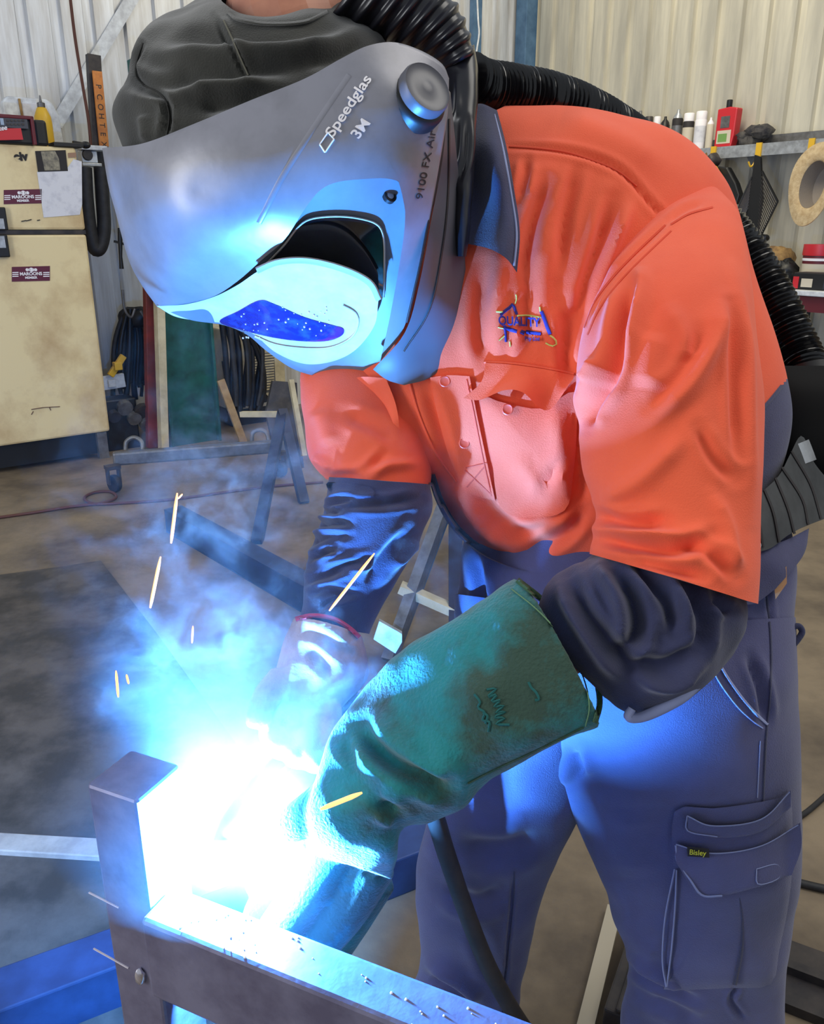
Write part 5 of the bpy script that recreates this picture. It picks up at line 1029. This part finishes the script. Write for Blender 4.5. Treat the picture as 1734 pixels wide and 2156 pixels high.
# ================================================================ ARC, SPARKS, SMOKE
m_arc = M('arc_plasma', (1, 1, 1), .5, emit=(.75, .92, 1.0), emit_s=60)
MB().blob(A_,   .005, .005, .008, 16, 12, .3).build('welding_arc', m_arc, smooth=True, label='white-hot welding arc at the corner of post and beam', cat='arc')
lamp('arc_light', 'POINT', ARC, 370, (.07, .34, 1.0), .012)
m_spark = M('hot_steel', (1, .5, .2), .5, emit=(1.0, .38, .10), emit_s=2.0)
for i, (a, b, d, r, lab) in enumerate((((373, 1038), (360, 1144), .93, .0011, 'long orange spark, topmost above the floor cable'), ((338, 1172), (316, 1280), .92, .0011, 'long orange spark below the topmost one'), ((406, 1318), (404, 1354), .9, .0007, 'short thin spark above the blue smoke'), ((244, 1412), (249, 1468), .87, .0008, 'thin spark above the steel post'), ((266, 1420), (271, 1440), .87, .0007, 'tiny spark flake beside the thin spark over the post'),
                                      ((788, 1165), (693, 1286), .90, .0010, 'spark streaking past the blue-lit sleeve'), ((762, 1669), (674, 1704), .80, .0014, 'bright spark in front of the green gauntlet wrist'), ((560, 2030), (606, 2062), .80, .0012, 'spark skipping along the beam top'), ((384, 1040), (375, 1050), .93, .0006, 'tiny branching glint beside the topmost spark'))):
    P = np.linspace(0, 1, 9)[:, None] * (W(*b, d) - W(*a, d)) + W(*a, d)
    MB().tube(P, 1.7 * r * np.array([.4, .8, 1, 1, 1, 1, 1, .9, .5]), 8).build('spark', m_spark, smooth=True, group='sparks flying from the arc', label=lab, cat='spark')
# smoke: lit only by the arc and the daylight
sm = bpy.data.materials.new('welding_fume'); sm.use_nodes = True; nt = sm.node_tree; N, Lk = nt.nodes, nt.links
N.remove(N['Principled BSDF']); out = N['Material Output']
vsn = N.new('ShaderNodeVolumeScatter'); vsn.inputs['Color'].default_value = (.68, .85, 1, 1); vsn.inputs['Anisotropy'].default_value = .1
Lk.new(vsn.outputs[0], out.inputs['Volume'])
geo = N.new('ShaderNodeNewGeometry'); pos = geo.outputs['Position']
def nd(op, *a):
    n = N.new('ShaderNodeMath'); n.operation = op
    for i, x in enumerate(a):
        if isinstance(x, (int, float)): n.inputs[i].default_value = x
        else: Lk.new(x, n.inputs[i])
    return n.outputs[0]
def vd(op, a, b):
    n = N.new('ShaderNodeVectorMath'); n.operation = op
    for i, x in enumerate((a, b)):
        if isinstance(x, (tuple, list, np.ndarray)): n.inputs[i].default_value = tuple(float(k) for k in x)
        else: Lk.new(x, n.inputs[i])
    return n.outputs['Value'] if op in ('LENGTH', 'DISTANCE', 'DOT_PRODUCT') else n.outputs[0]
n1 = N.new('ShaderNodeTexNoise'); n1.inputs['Scale'].default_value = 9; n1.inputs['Detail'].default_value = 3; Lk.new(pos, n1.inputs['Vector'])
off_ = vd('SCALE', vd('SUBTRACT', n1.outputs['Color'], (.5, .5, .5)), (0, 0, 0)); off_.node.inputs['Scale'].default_value = .16
wp = vd('ADD', pos, off_)
n2 = N.new('ShaderNodeTexNoise'); n2.inputs['Scale'].default_value = 24; n2.inputs['Detail'].default_value = 6; n2.inputs['Roughness'].default_value = .6; Lk.new(wp, n2.inputs['Vector'])
n3 = N.new('ShaderNodeTexNoise'); n3.inputs['Scale'].default_value = 7; n3.inputs['Detail'].default_value = 2; Lk.new(wp, n3.inputs['Vector'])
def gauss(c, s):                                # anisotropic puff: exp(-|(p-c)/s|^2)
    q = vd('DIVIDE', vd('SUBTRACT', wp, c), s); l = vd('LENGTH', q, (0, 0, 0)); return nd('POWER', 2.718, nd('MULTIPLY', nd('MULTIPLY', l, l), -1.0))
P1 = A_ + np.array([.03, .05, .025]); P2 = W(480, 1530, .98); P3 = W(560, 1330, .98); P4 = W(520, 1020, 1.08)
core = nd('MULTIPLY', gauss(P1, (.07, .05, .10)), 5.0)
mid = nd('MULTIPLY', gauss(P2, (.095, .06, .11)), 11.0)
wisp = nd('ADD', nd('MULTIPLY', gauss(P3, (.15, .11, .13)), 7.0), nd('MULTIPLY', gauss(P4, (.16, .12, .13)), 6.0))
r2 = N.new('ShaderNodeMapRange'); r2.inputs['From Min'].default_value = .52; r2.inputs['From Max'].default_value = .64; Lk.new(n2.outputs['Fac'], r2.inputs['Value'])
r3 = N.new('ShaderNodeMapRange'); r3.inputs['From Min'].default_value = .44; r3.inputs['From Max'].default_value = .62; Lk.new(n3.outputs['Fac'], r3.inputs['Value'])
tex = nd('MULTIPLY', nd('ADD', r2.outputs[0], .01), r3.outputs[0])
tm = nd('ADD', nd('MULTIPLY', tex, .8), .2)
veil = nd('MULTIPLY', gauss(W(300, 1930, .79), (.09, .05, .12)), .12)  # thin extra puff added in front of the post for a bluish glow
den = nd('ADD', veil, nd('ADD', nd('ADD', nd('MULTIPLY', core, .8), nd('MULTIPLY', mid, tm)), nd('MULTIPLY', wisp, tex)))
Lk.new(den, vsn.inputs['Density'])
lo = np.array([-.46, .62, .60]); hi = np.array([.14, 1.16, 1.32]); c = (lo + hi) / 2; h = (hi - lo) / 2
smo = MB().blob(c, h[0] * 1.25, h[1] * 1.2, h[2] * 1.2, 24, 16).build('smoke', sm, smooth=True, kind='stuff', label='blue-lit welding smoke curling up from the arc', cat='smoke')
